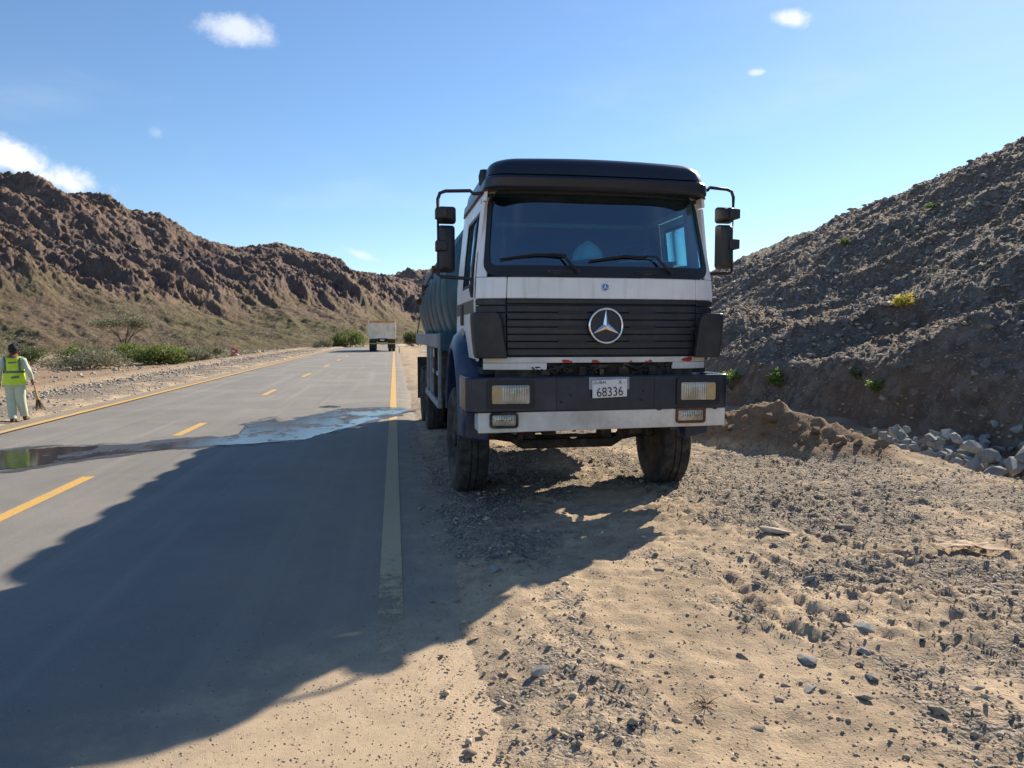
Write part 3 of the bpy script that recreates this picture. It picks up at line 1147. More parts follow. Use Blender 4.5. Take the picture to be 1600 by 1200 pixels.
def scatter(name, pts, sizes, mat, kind_label, cat, variants=10, seed=1, flat=.65, sub=0):
    """thousands of pebbles in one mesh"""
    rs = np.random.default_rng(seed)
    base = []
    for v in range(variants):
        bm = bmesh.new()
        bmesh.ops.create_icosphere(bm, subdivisions=1, radius=1.0)
        if sub == 0:
            bm.free()
            bm = bmesh.new()
            q = rs.uniform(.7, 1.15, 6)
            P = [(q[0], 0, .1), (-q[1], .1, 0), (0, q[2], -.1), (.1, -q[3], .1), (.15, -.1, q[4] * flat), (0, 0, -q[5] * flat)]
            vs = [bm.verts.new(p) for p in P]
            for f in ((0, 2, 4), (2, 1, 4), (1, 3, 4), (3, 0, 4), (2, 0, 5), (1, 2, 5), (3, 1, 5), (0, 3, 5)):
                bm.faces.new([vs[i] for i in f])
        else:
            nrm = rs.normal(size=(6, 3))
            nrm /= np.linalg.norm(nrm, axis=1)[:, None]
            dd = rs.uniform(.5, .8, 6)
            for vv in bm.verts:
                p = np.array(vv.co)
                for nn_, d_ in zip(nrm, dd):
                    e = p @ nn_ - d_
                    if e > 0:
                        p = p - nn_ * e
                vv.co = Vector((p[0] * 1.1, p[1] * .9, p[2] * flat))
        bm.verts.ensure_lookup_table()
        Vb = np.array([v_.co[:] for v_ in bm.verts])
        Fb = np.array([[v_.index for v_ in f.verts] for f in bm.faces])
        bm.verts.index_update()
        Fb = np.array([[v_.index for v_ in f.verts] for f in bm.faces])
        base.append((Vb, Fb))
        bm.free()
    pts = np.asarray(pts)
    sizes = np.asarray(sizes)
    which = rs.integers(0, variants, len(pts))
    VV, FF = [], []
    off = 0
    for v in range(variants):
        idx = np.where(which == v)[0]
        if len(idx) == 0:
            continue
        Vb, Fb = base[v]
        th = rs.uniform(0, 2 * np.pi, len(idx))
        ti = rs.normal(0, .25, len(idx))
        c, s = np.cos(th), np.sin(th)
        x = Vb[None, :, 0] * np.cos(ti)[:, None] + Vb[None, :, 2] * np.sin(ti)[:, None]
        z = -Vb[None, :, 0] * np.sin(ti)[:, None] + Vb[None, :, 2] * np.cos(ti)[:, None]
        y = np.broadcast_to(Vb[None, :, 1], x.shape)
        X = (x * c[:, None] - y * s[:, None]) * sizes[idx][:, None] + pts[idx, 0][:, None]
        Y = (x * s[:, None] + y * c[:, None]) * sizes[idx][:, None] + pts[idx, 1][:, None]
        Z = z * sizes[idx][:, None] + pts[idx, 2][:, None]
        VV.append(np.stack([X, Y, Z], -1).reshape(-1, 3))
        FF.append((Fb[None] + (np.arange(len(idx)) * len(Vb))[:, None, None] + off).reshape(-1, 3))
        off += len(idx) * len(Vb)
    me = np_mesh(name, np.concatenate(VV), np.concatenate(FF))
    o = link(name, me, mat)
    return tag(o, kind_label, cat, kind='stuff')


# fine gravel over the shoulder
n = 115000
u = rng.uniform(0, 1, n)
py_ = 1.9 * np.exp(u * math.log(13 / 1.9))
px_ = rng.uniform(-1.9, 7.6, n)
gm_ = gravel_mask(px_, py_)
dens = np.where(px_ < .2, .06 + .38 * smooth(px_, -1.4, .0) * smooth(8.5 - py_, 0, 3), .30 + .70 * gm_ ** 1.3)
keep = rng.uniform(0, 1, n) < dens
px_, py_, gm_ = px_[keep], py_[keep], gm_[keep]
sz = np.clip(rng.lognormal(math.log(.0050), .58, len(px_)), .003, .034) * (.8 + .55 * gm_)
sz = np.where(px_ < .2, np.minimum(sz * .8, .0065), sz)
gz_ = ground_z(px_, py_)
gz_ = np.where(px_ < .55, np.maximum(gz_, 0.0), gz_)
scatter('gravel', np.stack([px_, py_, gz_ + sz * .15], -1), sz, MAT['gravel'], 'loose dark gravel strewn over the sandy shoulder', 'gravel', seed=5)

# scree on the dark hillside
n = 34000
aa = np.radians(rng.uniform(22, 46, n))
r_ = 10.5 * np.exp(rng.uniform(0, math.log(48 / 10.5), n))
sx, sy = r_ * np.sin(aa), r_ * np.cos(aa)
sz = np.clip(rng.lognormal(math.log(.0011), .66, n), .0006, .0065) * r_
hz = hill_z(sx, sy)
ok = hz > .05
scatter('scree', np.stack([sx, sy, hz + sz * .1], -1)[ok], sz[ok], MAT['scree'], 'dark broken shale scattered down the hillside', 'scree', seed=6, flat=.55)

# boulders scattered over the left mountain are part of its relief; rubble lines the left verge
n = 9000
ly = 12 * np.exp(rng.uniform(0, math.log(75 / 12), n))
lx = -rng.uniform(7.2, 10.6, n)
band = np.exp(-((lx + 9.4) / .55) ** 2)
keep = rng.uniform(0, 1, n) < (.28 + .72 * band)
lx, ly, band = lx[keep], ly[keep], band[keep]
sz = np.clip(rng.lognormal(math.log(.035), .5, len(lx)), .012, .10) * (.7 + .5 * band) * (.8 + ly * .006)
scatter('rubble', np.stack([lx + road_x(ly), ly, ground_z(lx, ly) + sz * .2], -1), sz, MAT['rubble'], 'pale broken rubble along the far road verge', 'rubble', seed=7)

n = 5000
ly = 24 * np.exp(rng.uniform(0, math.log(95 / 24), n))
lx = -rng.uniform(11, 34, n)
sz = np.clip(rng.lognormal(math.log(.05), .6, n), .02, .28) * (.5 + ly * .012)
scatter('stony_ground', np.stack([lx, ly, ground_z(lx, ly) + sz * .1], -1), sz, MAT['rubble'], 'scattered stones on the flat below the brown mountain', 'stones', seed=8)

# each larger stone is a thing of its own
VAR = [rock_mesh('stone', 100 + i, 2, .55, MAT['stone_tan']) for i in range(8)]
VARG = [rock_mesh('rock', 200 + i, 2, .7, MAT['stone_grey']) for i in range(10)]


def stone(x, y, s, label, group=None, meshes=VAR, name='stone', cat='stone', z=None, rot=None, sc=(1, 1, 1), sink=.25):
    o = bpy.data.objects.new(name, random.choice(meshes))
    col.objects.link(o)
    zz = surf_z(x, y) if z is None else z
    o.location = (x, y, zz + s * sc[2] * .5 * (1 - sink * 2) + s * .1)
    o.scale = (s * sc[0], s * sc[1], s * sc[2])
    o.rotation_euler = rot if rot is not None else (random.uniform(-.3, .3), random.uniform(-.3, .3), random.uniform(0, 6.28))
    return tag(o, label, cat, group)


stone(.68, 3.37, .062, 'grey angular stone, largest one lying on the sunlit sand before the truck', None, VARG, sc=(1.15, .9, .85), rot=(.1, .05, .4))
stone(3.07, 5.50, .17, 'long flat tan slab half buried at the top of the tyre ruts', None, VAR, sc=(1.25, .75, .35), rot=(.05, .1, .1))
stone(.66, 4.84, .058, 'rounded grey stone lying inside the truck shadow', None, VARG, sc=(1, .9, .9))
stone(.87, 5.02, .05, 'flat pale stone in the truck shadow beside the rounded grey one', None, VAR, sc=(1.2, .9, .5))
stone(3.72, 5.58, .085, 'tan block of stone to the right of the long flat slab', None, VAR, sc=(1.3, .8, .6), rot=(0, .1, -.5))
spots = [(.73, 3.23, .035), (.92, 3.23, .04), (2.65, 4.31, .05), (2.43, 3.58, .05), (2.49, 3.52, .06), (1.85, 2.99, .045), (2.04, 2.9, .05), (1.99, 3.26, .06), (.41, 3.86, .03), (1.11, 3.17, .032),
         (1.91, 4.09, .04), (2.34, 3.31, .045), (2.2, 3.05, .05), (2.3, 2.75, .05), (1.7, 3.35, .035), (2.6, 2.9, .055), (1.45, 2.72, .03), (2.8, 3.3, .05), (1.75, 4.7, .05), (3.3, 6.3, .07), (4.1, 6.6, .08), (2.9, 6.6, .05)]
for _ in range(62):
    for _t in range(50):
        y = 2.2 * math.exp(random.random() * math.log(8.6 / 2.2))
        x = random.uniform(.35, min(6.5, .9 * y + .6))
        if random.random() < float(gravel_mask(np.array([x]), np.array([y]))[0]):
            break
    spots.append((x, y, random.uniform(.014, .028) * (.7 + .16 * y)))
for x, y, s in spots:
    stone(x, y, s, 'loose angular stone among the gravel of the sandy shoulder', 'loose stones on the sandy shoulder', random.choice((VAR, VAR, VARG)), sc=(random.uniform(.9, 1.4), random.uniform(.7, 1), random.uniform(.35, .7)), sink=.45)

# heap of grey rocks at the hill's foot
heap = []
for i in range(185):
    t = random.random() ** .85
    x = 6.5 + t * 2.9 + random.uniform(-.3, .3)
    yc = 9.55 - .10 * t
    wdt = .55 + 1.15 * min(1, t * 1.6)
    y = yc - .95 * t + random.uniform(-wdt, wdt * .75)
    if y < 6.95 + .1 * (x - 6.5):
        y += .7
    s = random.uniform(.075, .20) * (1 if t > .25 else .7)
    heap.append((x, y, s))
heap.sort(key=lambda h: -h[2])
placed = []
for x, y, s in heap:
    if float(hill_z(np.array([x]), np.array([y]))[0]) > .30:
        continue
    z = surf_z(x, y)
    lift = 0.0
    for (a, b, c, q) in placed:
        if math.hypot(a - x, b - y) < (c + s) * .62:
            lift = max(lift, q + c * .75 - z - s * .1)
    lift = min(lift, .34)
    placed.append((x, y, s, z + lift))
    stone(x, y, s, 'grey angular rock in the rock heap at the foot of the dark hill', 'rocks of the roadside rock heap', VARG, 'rock', 'rock', z=z + lift, rot=(random.uniform(0, 6.28), random.uniform(-.6, .6), random.uniform(0, 6.28)), sc=(1.05, .85, .8), sink=.05)
# brown clods on the spoil berm
CLOD = [rock_mesh('clod', 300 + i, 2, .8, mat_stone('brown_clod', (.16, .105, .065), (.29, .20, .125), (.30, .18, .10))) for i in range(5)]
for x, y, s in [(5.2, 9.6, .13), (5.55, 9.0, .11), (5.75, 8.75, .10), (5.4, 9.25, .09), (5.0, 9.9, .10), (5.9, 8.6, .08), (6.15, 8.5, .09), (4.85, 10.3, .09), (5.05, 9.45, .07), (5.65, 8.65, .07), (5.3, 8.95, .06), (6.3, 8.9, .10), (4.75, 9.9, .07)]:
    stone(x, y, s, 'reddish brown clod of earth on the low spoil bank', 'clods on the spoil bank', CLOD, 'earth_clod', 'clod', sink=.45)

# ================================================================== THE TANKER
# local frame: x to the viewer's right, y backwards from the bumper face, z up
truck = empty('tanker_truck', (1.86, 6.45, 0), R(1.1))
tag(truck, 'white cab water tanker with dark grille and teal ribbed tank parked on the shoulder', 'truck')


def hw(z):
    return float(np.interp(z, [1.3, 1.97, 2.17, 2.95, 3.1], [1.15, 1.155, 1.145, 1.06, 1.03]))


def y0(z):
    return float(np.interp(z, [1.3, 2.17, 2.95], [.12, .12, .30]))


def front_y(x, z):
    return y0(z) + .17 * (abs(x) / hw(z)) ** 5


def front_panel(m, x0, x1, z0, z1, out=0.0, th=.03, nx=10, nz=4, taper=True):
    """a curved slab lying in the cab's front surface; x given at full width and tapering with it"""
    F, B = [], []
    for i in range(nx + 1):
        for j in range(nz + 1):
            z = z0 + (z1 - z0) * j / nz
            x = (x0 + (x1 - x0) * i / nx) * (hw(z) / 1.14 if taper else 1)
            y = front_y(x, z) - out
            F.append((x, y, z))
            B.append((x * .985, y + th, z))
    n = nz + 1
    N = len(F)
    fs = []
    for i in range(nx):
        for j in range(nz):
            a = i * n + j
            fs.append((a, a + n, a + n + 1, a + 1))
            fs.append((N + a, N + a + 1, N + a + n + 1, N + a + n))
    for i in range(nx):
        for a in (i * n, ):
            fs.append((a, N + a, N + a + n, a + n))
            b = a + nz
            fs.append((b, b + n, N + b + n, N + b))
    for j in range(nz):
        fs.append((j, j + 1, N + j + 1, N + j))
        b = nx * n + j
        fs.append((b, N + b, N + b + 1, b + 1))
    m.add(F + B, fs)
    return m


def side_panel(m, s, ya, yb, z0, z1, out=0.0, th=.03, nz=4):
    F, B = [], []
    for j in range(nz + 1):
        z = z0 + (z1 - z0) * j / nz
        x = s * (hw(z) + out)
        xi = s * (hw(z) + out - th)
        F += [(x, ya, z), (x, yb, z)]
        B += [(xi, ya, z), (xi, yb, z)]
    N = len(F)
    fs = []
    for j in range(nz):
        a = 2 * j
        fs += [(a, a + 1, a + 3, a + 2), (N + a, N + a + 2, N + a + 3, N + a + 1), (a, a + 2, N + a + 2, N + a), (a + 1, N + a + 1, N + a + 3, a + 3)]
    e = 2 * nz
    fs += [(0, N, N + 1, 1), (e, e + 1, N + e + 1, N + e)]
    m.add(F + B, fs)
    return m


W, BL, NV = MAT['white'], MAT['black'], MAT['navy']
CB = 1.92                                     # cab back

# ---- cab body: pillars, roof rail, back wall, floor
m = MB()
front_panel(m, -1.14, -1.052, 2.168, 2.965, nx=4, nz=6)
front_panel(m, 1.052, 1.14, 2.168, 2.965, nx=4, nz=6)
front_panel(m, -1.05, 1.05, 2.942, 2.967, nx=12, nz=1)
for s in (-1, 1):
    side_panel(m, s, 1.435, CB, 1.36, 2.95)                # behind the door
    side_panel(m, s, .30, 1.43, 2.86, 2.95, nz=1)          # over the door
    m.box((s * 1.13 - .012, .29, 1.40), (s * 1.13 + .012, .345, 2.16))
m.box((-1.06, CB - .03, 1.30), (1.06, CB, 2.95))
cab = m.build('cab_body', W, truck, 40, .006)
m = MB()
m.box((-1.09, .28, 1.28), (1.09, CB - .04, 1.34))
m.build('cab_floor', MAT['interior'], cab)

# ---- front skin
m = MB()
front_panel(m, -.872, .927, 1.972, 2.165, .004, nx=14, nz=2)
bonnet = m.build('front_flap', W, truck, 40, .008)
for a, b in ((-1.14, -.878), (.933, 1.14)):
    m = MB()
    front_panel(m, a, b, 1.972, 2.165, .003, nx=6, nz=2)
    m.build('corner_panel', W, truck, 40, .008)
# small round badge with a three-pointed star
m = MB()
yb_ = front_y(.055, 2.09) - .006
m.lathe([(0, .037), (-.004, .037), (-.006, .034), (-.006, 0.001)], (.055, yb_, 2.078), 'Y', 24)
bd = m.build('round_badge', MAT['bluebadge'], truck, 30)


def star(c, r, w, t, y_out):
    mm = MB()
    cx, cy, cz = c
    for k in range(3):
        a = math.pi / 2 + k * 2 * math.pi / 3
        tip = Vector((cx + r * math.cos(a), cy, cz + r * math.sin(a)))
        a2, a3 = a + math.pi / 3, a - math.pi / 3
        i1 = Vector((cx + w * math.cos(a2), cy, cz + w * math.sin(a2)))
        i2 = Vector((cx + w * math.cos(a3), cy, cz + w * math.sin(a3)))
        o = Vector((cx, cy - t, cz))
        b = Vector((cx, cy + .004, cz))
        mm.add([tip, i1, o, i2, b], [(0, 1, 2), (0, 2, 3), (0, 4, 1), (0, 3, 4)])
    return mm


st = star((.055, yb_ - .007, 2.078), .034, .008, .003, 0)
st.build('star', MAT['chrome'], bd, 1)
m = MB()
m.lathe([(-.0075, .037), (-.0095, .0355), (-.0095, .033), (-.0075, .0315)], (.055, yb_, 2.078), 'Y', 28, True)
m.build('badge_rim', MAT['chrome'], bd, 40)

# ---- grille: backing plate, slats, corner pieces, emblem
m = MB()
front_panel(m, -1.13, 1.13, 1.445, 1.968, -.045, .02, nx=20, nz=2)
grille = m.build('grille', BL, truck, 40)
zs = [1.905, 1.838, 1.772, 1.705, 1.640, 1.575, 1.510]
m = MB()
front_panel(m, -.872, .927, 1.925, 1.969, .004, .05, nx=14, nz=1)
m.build('grille_top_bar', BL, grille, 40, .006)
for i, z in enumerate(zs):
    m = MB()
    front_panel(m, -.872, .927, z - .056, z + .006, .0 + (.003 if i % 2 else .001), .05, nx=14, nz=1)
    m.build('grille_slat', BL, grille, 40, .007)
m = MB()
front_panel(m, -.872, .927, 1.446, 1.452, .004, .05, nx=14, nz=1)
m.build('grille_bottom_bar', BL, grille, 40, .002)
# dark air slots between the slats left and right of the star
for sx in (-1, 1):
    for k, z in enumerate((1.848, 1.715, 1.585)):
        m = MB()
        xa, xb_ = sorted((.055 + sx * .20, .055 + sx * (.46 if sx > 0 else .47)))
        front_panel(m, xa, xb_, z - .020, z + .016, .006, .01, nx=6, nz=1, taper=False)
        m.build('air_slot', MAT['rubberseal'], grille, 40)
for a, b in ((-1.135, -.88), (.935, 1.135)):
    for z1, z2 in ((1.912, 1.968), (1.846, 1.906), (1.720, 1.840), (1.590, 1.714), (1.446, 1.584)):
        m = MB()
        front_panel(m, a, b, z1, z2, .002, .04, nx=6, nz=1)
        m.build('corner_grille_bar', BL, grille, 40, .005)
em = MB()
ey = front_y(0, 1.7) - .035
em.lathe([(0, .158), (-.012, .166), (-.02, .160), (-.02, .150), (-.012, .143), (0, .145)], (.055, ey, 1.726), 'Y', 56, True)
emblem = em.build('emblem_ring', MAT['chrome'], truck, 60)
star((.055, ey - .006, 1.726), .150, .030, .016, 0).build('emblem_star', MAT['chrome'], emblem, 1)
m = MB()
m.lathe([(.03, .148), (.0, .148), (-.002, .001)], (.055, ey + .004, 1.726), 'Y', 40)
m.build('emblem_back', BL, emblem, 40)

# ---- corner wind deflectors
for s in (-1, 1):
    m = MB()
    rings = []
    for z, xi_, xo in ((1.432, .885, 1.160), (1.47, .885, 1.172), (1.60, .905, 1.188), (1.74, .925, 1.198), (1.80, .94, 1.200), (1.828, .955, 1.198), (1.845, .985, 1.192)):
        dx = .012 if s > 0 else 0
        rings.append([(s * x + dx, y, z) for x, y in ((xi_, .125), (xi_ + .012, .088), (xo - .05, .100), (xo - .012, .125), (xo, .16), (xo, .30), (xo - .035, .30), (xo - .05, .19), (xi_ + .02, .15))])
    m.loft(rings)
    m.build('corner_deflector', MAT['mirror_shell'], truck, 30, .008)

# ---- apron below the grille, with its torn middle
m = MB()
front_panel(m, -1.09, 1.06, 1.388, 1.440, 0.0, .02, nx=18, nz=1, taper=False)
apron = m.build('apron', MAT['soiled'], truck, 40, .005)
for a, b in ((-1.09, -.52), (.70, 1.06)):
    m = MB()
    front_panel(m, a, b, 1.325, 1.386, .0, .02, nx=8, nz=1, taper=False)
    m.build('apron_tab', W, apron, 40, .005)
for x, z, r in ((.86, 1.417, .034), (.815, 1.408, .02), (.47, 1.398, .018), (.28, 1.396, .014), (-.06, 1.397, .028), (-.35, 1.402, .03), (-.30, 1.396, .018), (.43, 1.395, .013)):
    m = MB()
    pts = []
    for k in range(11):
        a = 2 * math.pi * k / 11
        q = r * random.uniform(.55, 1.15)
        xx, zz = x + q * 1.5 * math.cos(a), z + q * .75 * math.sin(a)
        zz = min(max(zz, 1.390), 1.438)
        pts.append((xx, front_y(xx, zz) - .0035, zz))
    m.add(pts, [tuple(range(11))])
    m.build('paint_mark', MAT['redpaint'], apron, None)
# machinery glimpsed in the gap between apron and bumper
m = MB()
m.box((-.95, .20, 1.20), (.95, .26, 1.40))
m.build('front_crossmember', MAT['steel'], truck, 30)
rs = random.Random(4)
m = MB()
for k in range(24):
    x = rs.uniform(-.62, .68)
    p = [(x, .15, 1.29), (x + rs.uniform(-.1, .1), .12, 1.31 + rs.uniform(0, .05)), (x + rs.uniform(-.2, .2), .15, 1.335 + rs.uniform(0, .05))]
    m.tube(p, rs.uniform(.006, .016), 6)
for k in range(9):
    x = rs.uniform(-.6, .65)
    m.box((x, .13, 1.275), (x + rs.uniform(.03, .09), .18, 1.30 + rs.uniform(.02, .06)))
m.build('hoses_and_brackets', MAT['steel'], truck, 40)

# ---- bumper with lamps
def bar_ring(half, z0, z1, yf, yb, rc, shift=0.0):
    """plan outline of a wrap-round bar as an inner/outer loop"""
    pts = []
    k = 6
    for i in range(k + 1):
        a = math.pi / 2 * i / k
        pts.append((-half + rc - rc * math.cos(a), yf + rc - rc * math.sin(a)))
    pts = [(-half, yb)] + pts
    right = [(-x, y) for x, y in reversed(pts)]
    return pts + right


def wrap_bar(m, half, z0, z1, yf, yb, rc, th=.05, tiltz=0.0, half_top=None):
    outer = bar_ring(half, z0, z1, yf, yb, rc)
    inner = bar_ring(half - th, z0, z1, yf + th, yb, max(.01, rc - th))
    n = len(outer)
    vs = []
    for z in (z0, z1):
        vs += [(x, y, z + tiltz * x) for x, y in outer] + [(x, y, z + tiltz * x) for x, y in inner]
    fs = []
    for i in range(n - 1):
        fs += [(i, i + 1, 2 * n + i + 1, 2 * n + i), (n + i, 3 * n + i, 3 * n + i + 1, n + i + 1), (i, n + i, n + i + 1, i + 1), (2 * n + i, 2 * n + i + 1, 3 * n + i + 1, 3 * n + i)]
    fs += [(0, 2 * n, 3 * n, n), (n - 1, 2 * n - 1, 4 * n - 1, 3 * n - 1)]
    m.add(vs, fs)
    return m


m = MB()
wrap_bar(m, 1.245, .955, 1.272, 0.0, .55, .09, .06, .004)
bumper = m.build('bumper', NV, truck, 40, .016, 3)
for x in (-.425, .50):
    m = MB()
    m.box((x - .003, -.0025, .965), (x + .003, .01, 1.265))
    m.build('bumper_seam', MAT['rubberseal'], bumper, None)
for x, z in ((.37, 1.05), (-.38, 1.04), (-.30, 1.10), (.40, 1.13)):
    m = MB()
    m.lathe([(0, .013), (-.008, .013), (-.012, .008), (-.012, .0005)], (x, 0, z), 'Y', 10)
    m.build('bumper_bolt', MAT['steel'], bumper, 40)


def rrect(x0, x1, z0, z1, r, y, n=5):
    out = []
    for cx, cz, a0 in ((x1 - r, z1 - r, 0), (x0 + r, z1 - r, 90), (x0 + r, z0 + r, 180), (x1 - r, z0 + r, 270)):
        for k in range(n + 1):
            a = R(a0 + 90 * k / n)
            out.append((cx + r * math.cos(a), y, cz + r * math.sin(a)))
    return out


def lamp(parent, x0, x1, z0, z1, bez, name, rim_mat, yf=0.0, amber_side=0):
    m = MB()
    m.loft([rrect(x0 - bez, x1 + bez, z0 - bez, z1 + bez, .03, yf + .01), rrect(x0 - bez, x1 + bez, z0 - bez, z1 + bez, .03, yf - .016), rrect(x0 - .006, x1 + .006, z0 - .006, z1 + .006, .02, yf - .018), rrect(x0 + .004, x1 - .004, z0 + .004, z1 - .004, .016, yf - .004)], caps=True)
    h = m.build(name, rim_mat, parent, 40)
    m = MB()
    m.loft([rrect(x0, x1, z0, z1, .016, yf - .003), rrect(x0, x1, z0, z1, .016, yf - .010), rrect(x0 + .014, x1 - .014, z0 + .014, z1 - .014, .012, yf - .015), rrect(x0 + .05, x1 - .05, z0 + .04, z1 - .04, .01, yf - .0175)])
    m.build('lens', MAT['lamp'], h, 60)
    cx, cz = (x0 + x1) / 2 + .02, (z0 + z1) / 2
    m = MB()
    rr_ = min(.034, (z1 - z0) * .26)
    m.lathe([(0, rr_), (-.004, rr_ * .95), (-.006, rr_ * .5), (-.006, .001)], (cx, yf - .0165, cz), 'Y', 20)
    m.build('bulb', MAT['lamp'], h, 40)
    if amber_side:
        m = MB()
        xa, xb_ = (x0 + .004, x0 + .09) if amber_side < 0 else (x1 - .09, x1 - .004)
        m.loft([rrect(xa, xb_, z0 + .008, z1 - .008, .01, yf - .008), rrect(xa, xb_, z0 + .008, z1 - .008, .01, yf - .0185)])
        m.build('indicator_lens', MAT['amber'], h, 40)
    return h


lamp(bumper, -1.015, -.672, 1.030, 1.198, .045, 'headlight', MAT['rubberseal'], 0, -1)
lamp(bumper, .755, 1.095, 1.040, 1.205, .045, 'headlight', MAT['rubberseal'], 0, 1)
# lower white valance
m = MB()
m.hexa([(-1.135, .012, .770), (1.205, .012, .795), (1.205, .05, .795), (-1.135, .05, .770), (-1.135, .012, .953), (1.205, .012, .962), (1.205, .05, .962), (-1.135, .05, .953)])
val = m.build('lower_valance', MAT['soiled'], truck, 40, .008)
m = MB()
m.box((-1.13, .05, .78), (-1.11, .30, .95)).box((1.18, .05, .80), (1.20, .30, .955))
m.build('valance_end', W, val, 40, .004)
m = MB()
m.box((-1.05, .055, .80), (-.75, .22, .94)).box((.70, .055, .80), (1.02, .22, .94))
m.build('lamp_box', MAT['steel'], val, 40)
lamp(val, -1.010, -.800, .836, .930, .024, 'fog_lamp', MAT['steel'], .012)
lamp(val, .735, .980, .848, .945, .024, 'fog_lamp', MAT['rust'], .012)
for x, w_, zz in ((.86, .15, .9535), (-.9, .10, .9475), (.55, .02, .9535), (1.10, .02, .9555)):
    m = MB()
    m.box((x - w_, .006, zz - .006), (x + w_, .03, zz + .004))
    m.build('rust_edge', MAT['rust'], val, None)
# number plate
np_e = MB()
px0, px1, pz0, pz1 = -.10, .225, 1.072, 1.243
for a in range(1):
    np_e.hexa([(px0, -.030, pz0), (px1, -.030, pz0 + .012), (px1, -.022, pz0 + .012), (px0, -.022, pz0), (px0 - .002, -.030, pz1 - .012), (px1, -.030, pz1 + .004), (px1, -.022, pz1 + .004), (px0 - .002, -.022, pz1 - .012)])
npl = np_e.build('number_plate', MAT['plate'], truck, 40, .003)
m = MB()
m.box((-.13, -.021, 1.15), (.25, .0, 1.262))
m.build('plate_bracket', MAT['greysteel'], npl, 40, .003)
for txt, size, x, z, sxx in (('68336', .118, .062, 1.125, .86), ('DUBAI', .036, -.035, 1.212, 1.15), ('X', .052, .158, 1.214, .9), ('-', .06, .196, 1.214, .6)):
    o = link('plate_lettering', text_mesh(txt, size, .0012), MAT['ink'], npl)
    o.location = (x, -.0312, z)
    o.rotation_euler = (R(90), R(-2.6), 0)
    o.scale = (sxx, 1, 1)

# ---- windscreen
def ws_pt(x, z, out):
    xx = x * hw(z) / 1.14
    return (xx, front_y(xx, z) - out, z)


def ws_loop(hx, z0, z1, r, out, n=8, m_=10):
    flat = [(q[0], q[2]) for q in rrect(-hx, hx, z0, z1, r, 0, n)]
    dense = []
    for i, (a, b) in enumerate(flat):
        c, d = flat[(i + 1) % len(flat)]
        k = max(1, int(math.hypot(c - a, d - b) / .12))
        for j in range(k):
            t = j / k
            dense.append((a + (c - a) * t, b + (d - b) * t))
    return dense


outer = ws_loop(1.085, 2.168, 2.968, .13, 0)
# a band with a deep lower edge: each outer point is pulled in to the glass line
def pull(p):
    x, z = p
    ix = max(-1.045, min(1.045, x))
    iz = max(2.27, min(2.94, z))
    # rounded inner corners
    for cx, cz in ((-.965, 2.35), (.965, 2.35)):
        if (x - cx) * (1 if cx > 0 else -1) > 0 and z < cz:
            v = Vector((ix - cx, iz - cz))
            if v.length > .08:
                v = v.normalized() * .08
            return (cx + v.x, cz + v.y)
    return (ix, iz)


inner = [pull(p) for p in outer]
m = MB()
n = len(outer)
vs = [ws_pt(x, z, .004) for x, z in outer] + [ws_pt(x, z, .016) for x, z in outer] + [ws_pt(x, z, .012) for x, z in inner] + [ws_pt(x, z, -.008) for x, z in inner]
fs = []
for i in range(n):
    k = (i + 1) % n
    for a in range(3):
        fs.append((a * n + i, a * n + k, (a + 1) * n + k, (a + 1) * n + i))
m.add(vs, fs)
wsurr = m.build('windscreen_surround', MAT['rubberseal'], truck, 40)
m = MB()
nx_, nz_ = 24, 8
vs, fs = [], []
for i in range(nx_ + 1):
    for j in range(nz_ + 1):
        z = 2.24 + (2.955 - 2.24) * j / nz_
        vs.append(ws_pt(-1.055 + 2.11 * i / nx_, z, -.006))
for i in range(nx_):
    for j in range(nz_):
        a = i * (nz_ + 1) + j
        fs.append((a, a + nz_ + 1, a + nz_ + 2, a + 1))
m.add(vs, fs)
m.build('windscreen', MAT['glass'], truck, 180)
# washer vents in the cowl
for x in (-.40, .42):
    m = MB()
    m.loft([[ws_pt(x + dx, z, .017) for dx, z in ((-.11, 2.195), (.11, 2.195), (.11, 2.228), (-.11, 2.228))], [ws_pt(x + dx, z, .022) for dx, z in ((-.11, 2.195), (.11, 2.195), (.11, 2.228), (-.11, 2.228))]])
    v = m.build('cowl_vent', MAT['steel'], wsurr, None)
    for dx in (-.075, .0, .075):
        m = MB()
        w2 = .022 if dx else .04
        m.loft([[ws_pt(x + dx + e, z, .0225) for e, z in ((-w2, 2.202), (w2, 2.202), (w2, 2.221), (-w2, 2.221))], [ws_pt(x + dx + e, z, .025) for e, z in ((-w2, 2.202), (w2, 2.202), (w2, 2.221), (-w2, 2.221))]])
        m.build('vent_slot', MAT['rubberseal'], v, None)
# wipers: pivot, arm, blade
for px, tip, bl in ((-.24, (-.50, 2.372), ((-.95, 2.318), (-.62, 2.362), (-.34, 2.358))), (.66, (.40, 2.368), ((-.12, 2.312), (.22, 2.362), (.44, 2.352)))):
    w = empty('wiper', (0, 0, 0))
    w.parent = truck
    m = MB()
    m.tube([ws_pt(px, 2.225, .02), ws_pt(px, 2.225, .05)], .022, 10)
    m.tube([ws_pt(px, 2.225, .045), ws_pt(px - .06, 2.27, .05), ws_pt(tip[0] + .12, tip[1] - .005, .05), ws_pt(tip[0], tip[1], .04)], [.016, .014, .010, .007], 8)
    m.build('wiper_arm', MAT['rubberseal'], w, 40)
    m = MB()
    m.tube([ws_pt(x, z, .018) for x, z in bl], [.006, .009, .006], 6)
    m.tube([ws_pt(x, z + .008, .030) for x, z in bl], [.005, .008, .005], 6)
    m.build('wiper_blade', MAT['rubberseal'], w, 40)

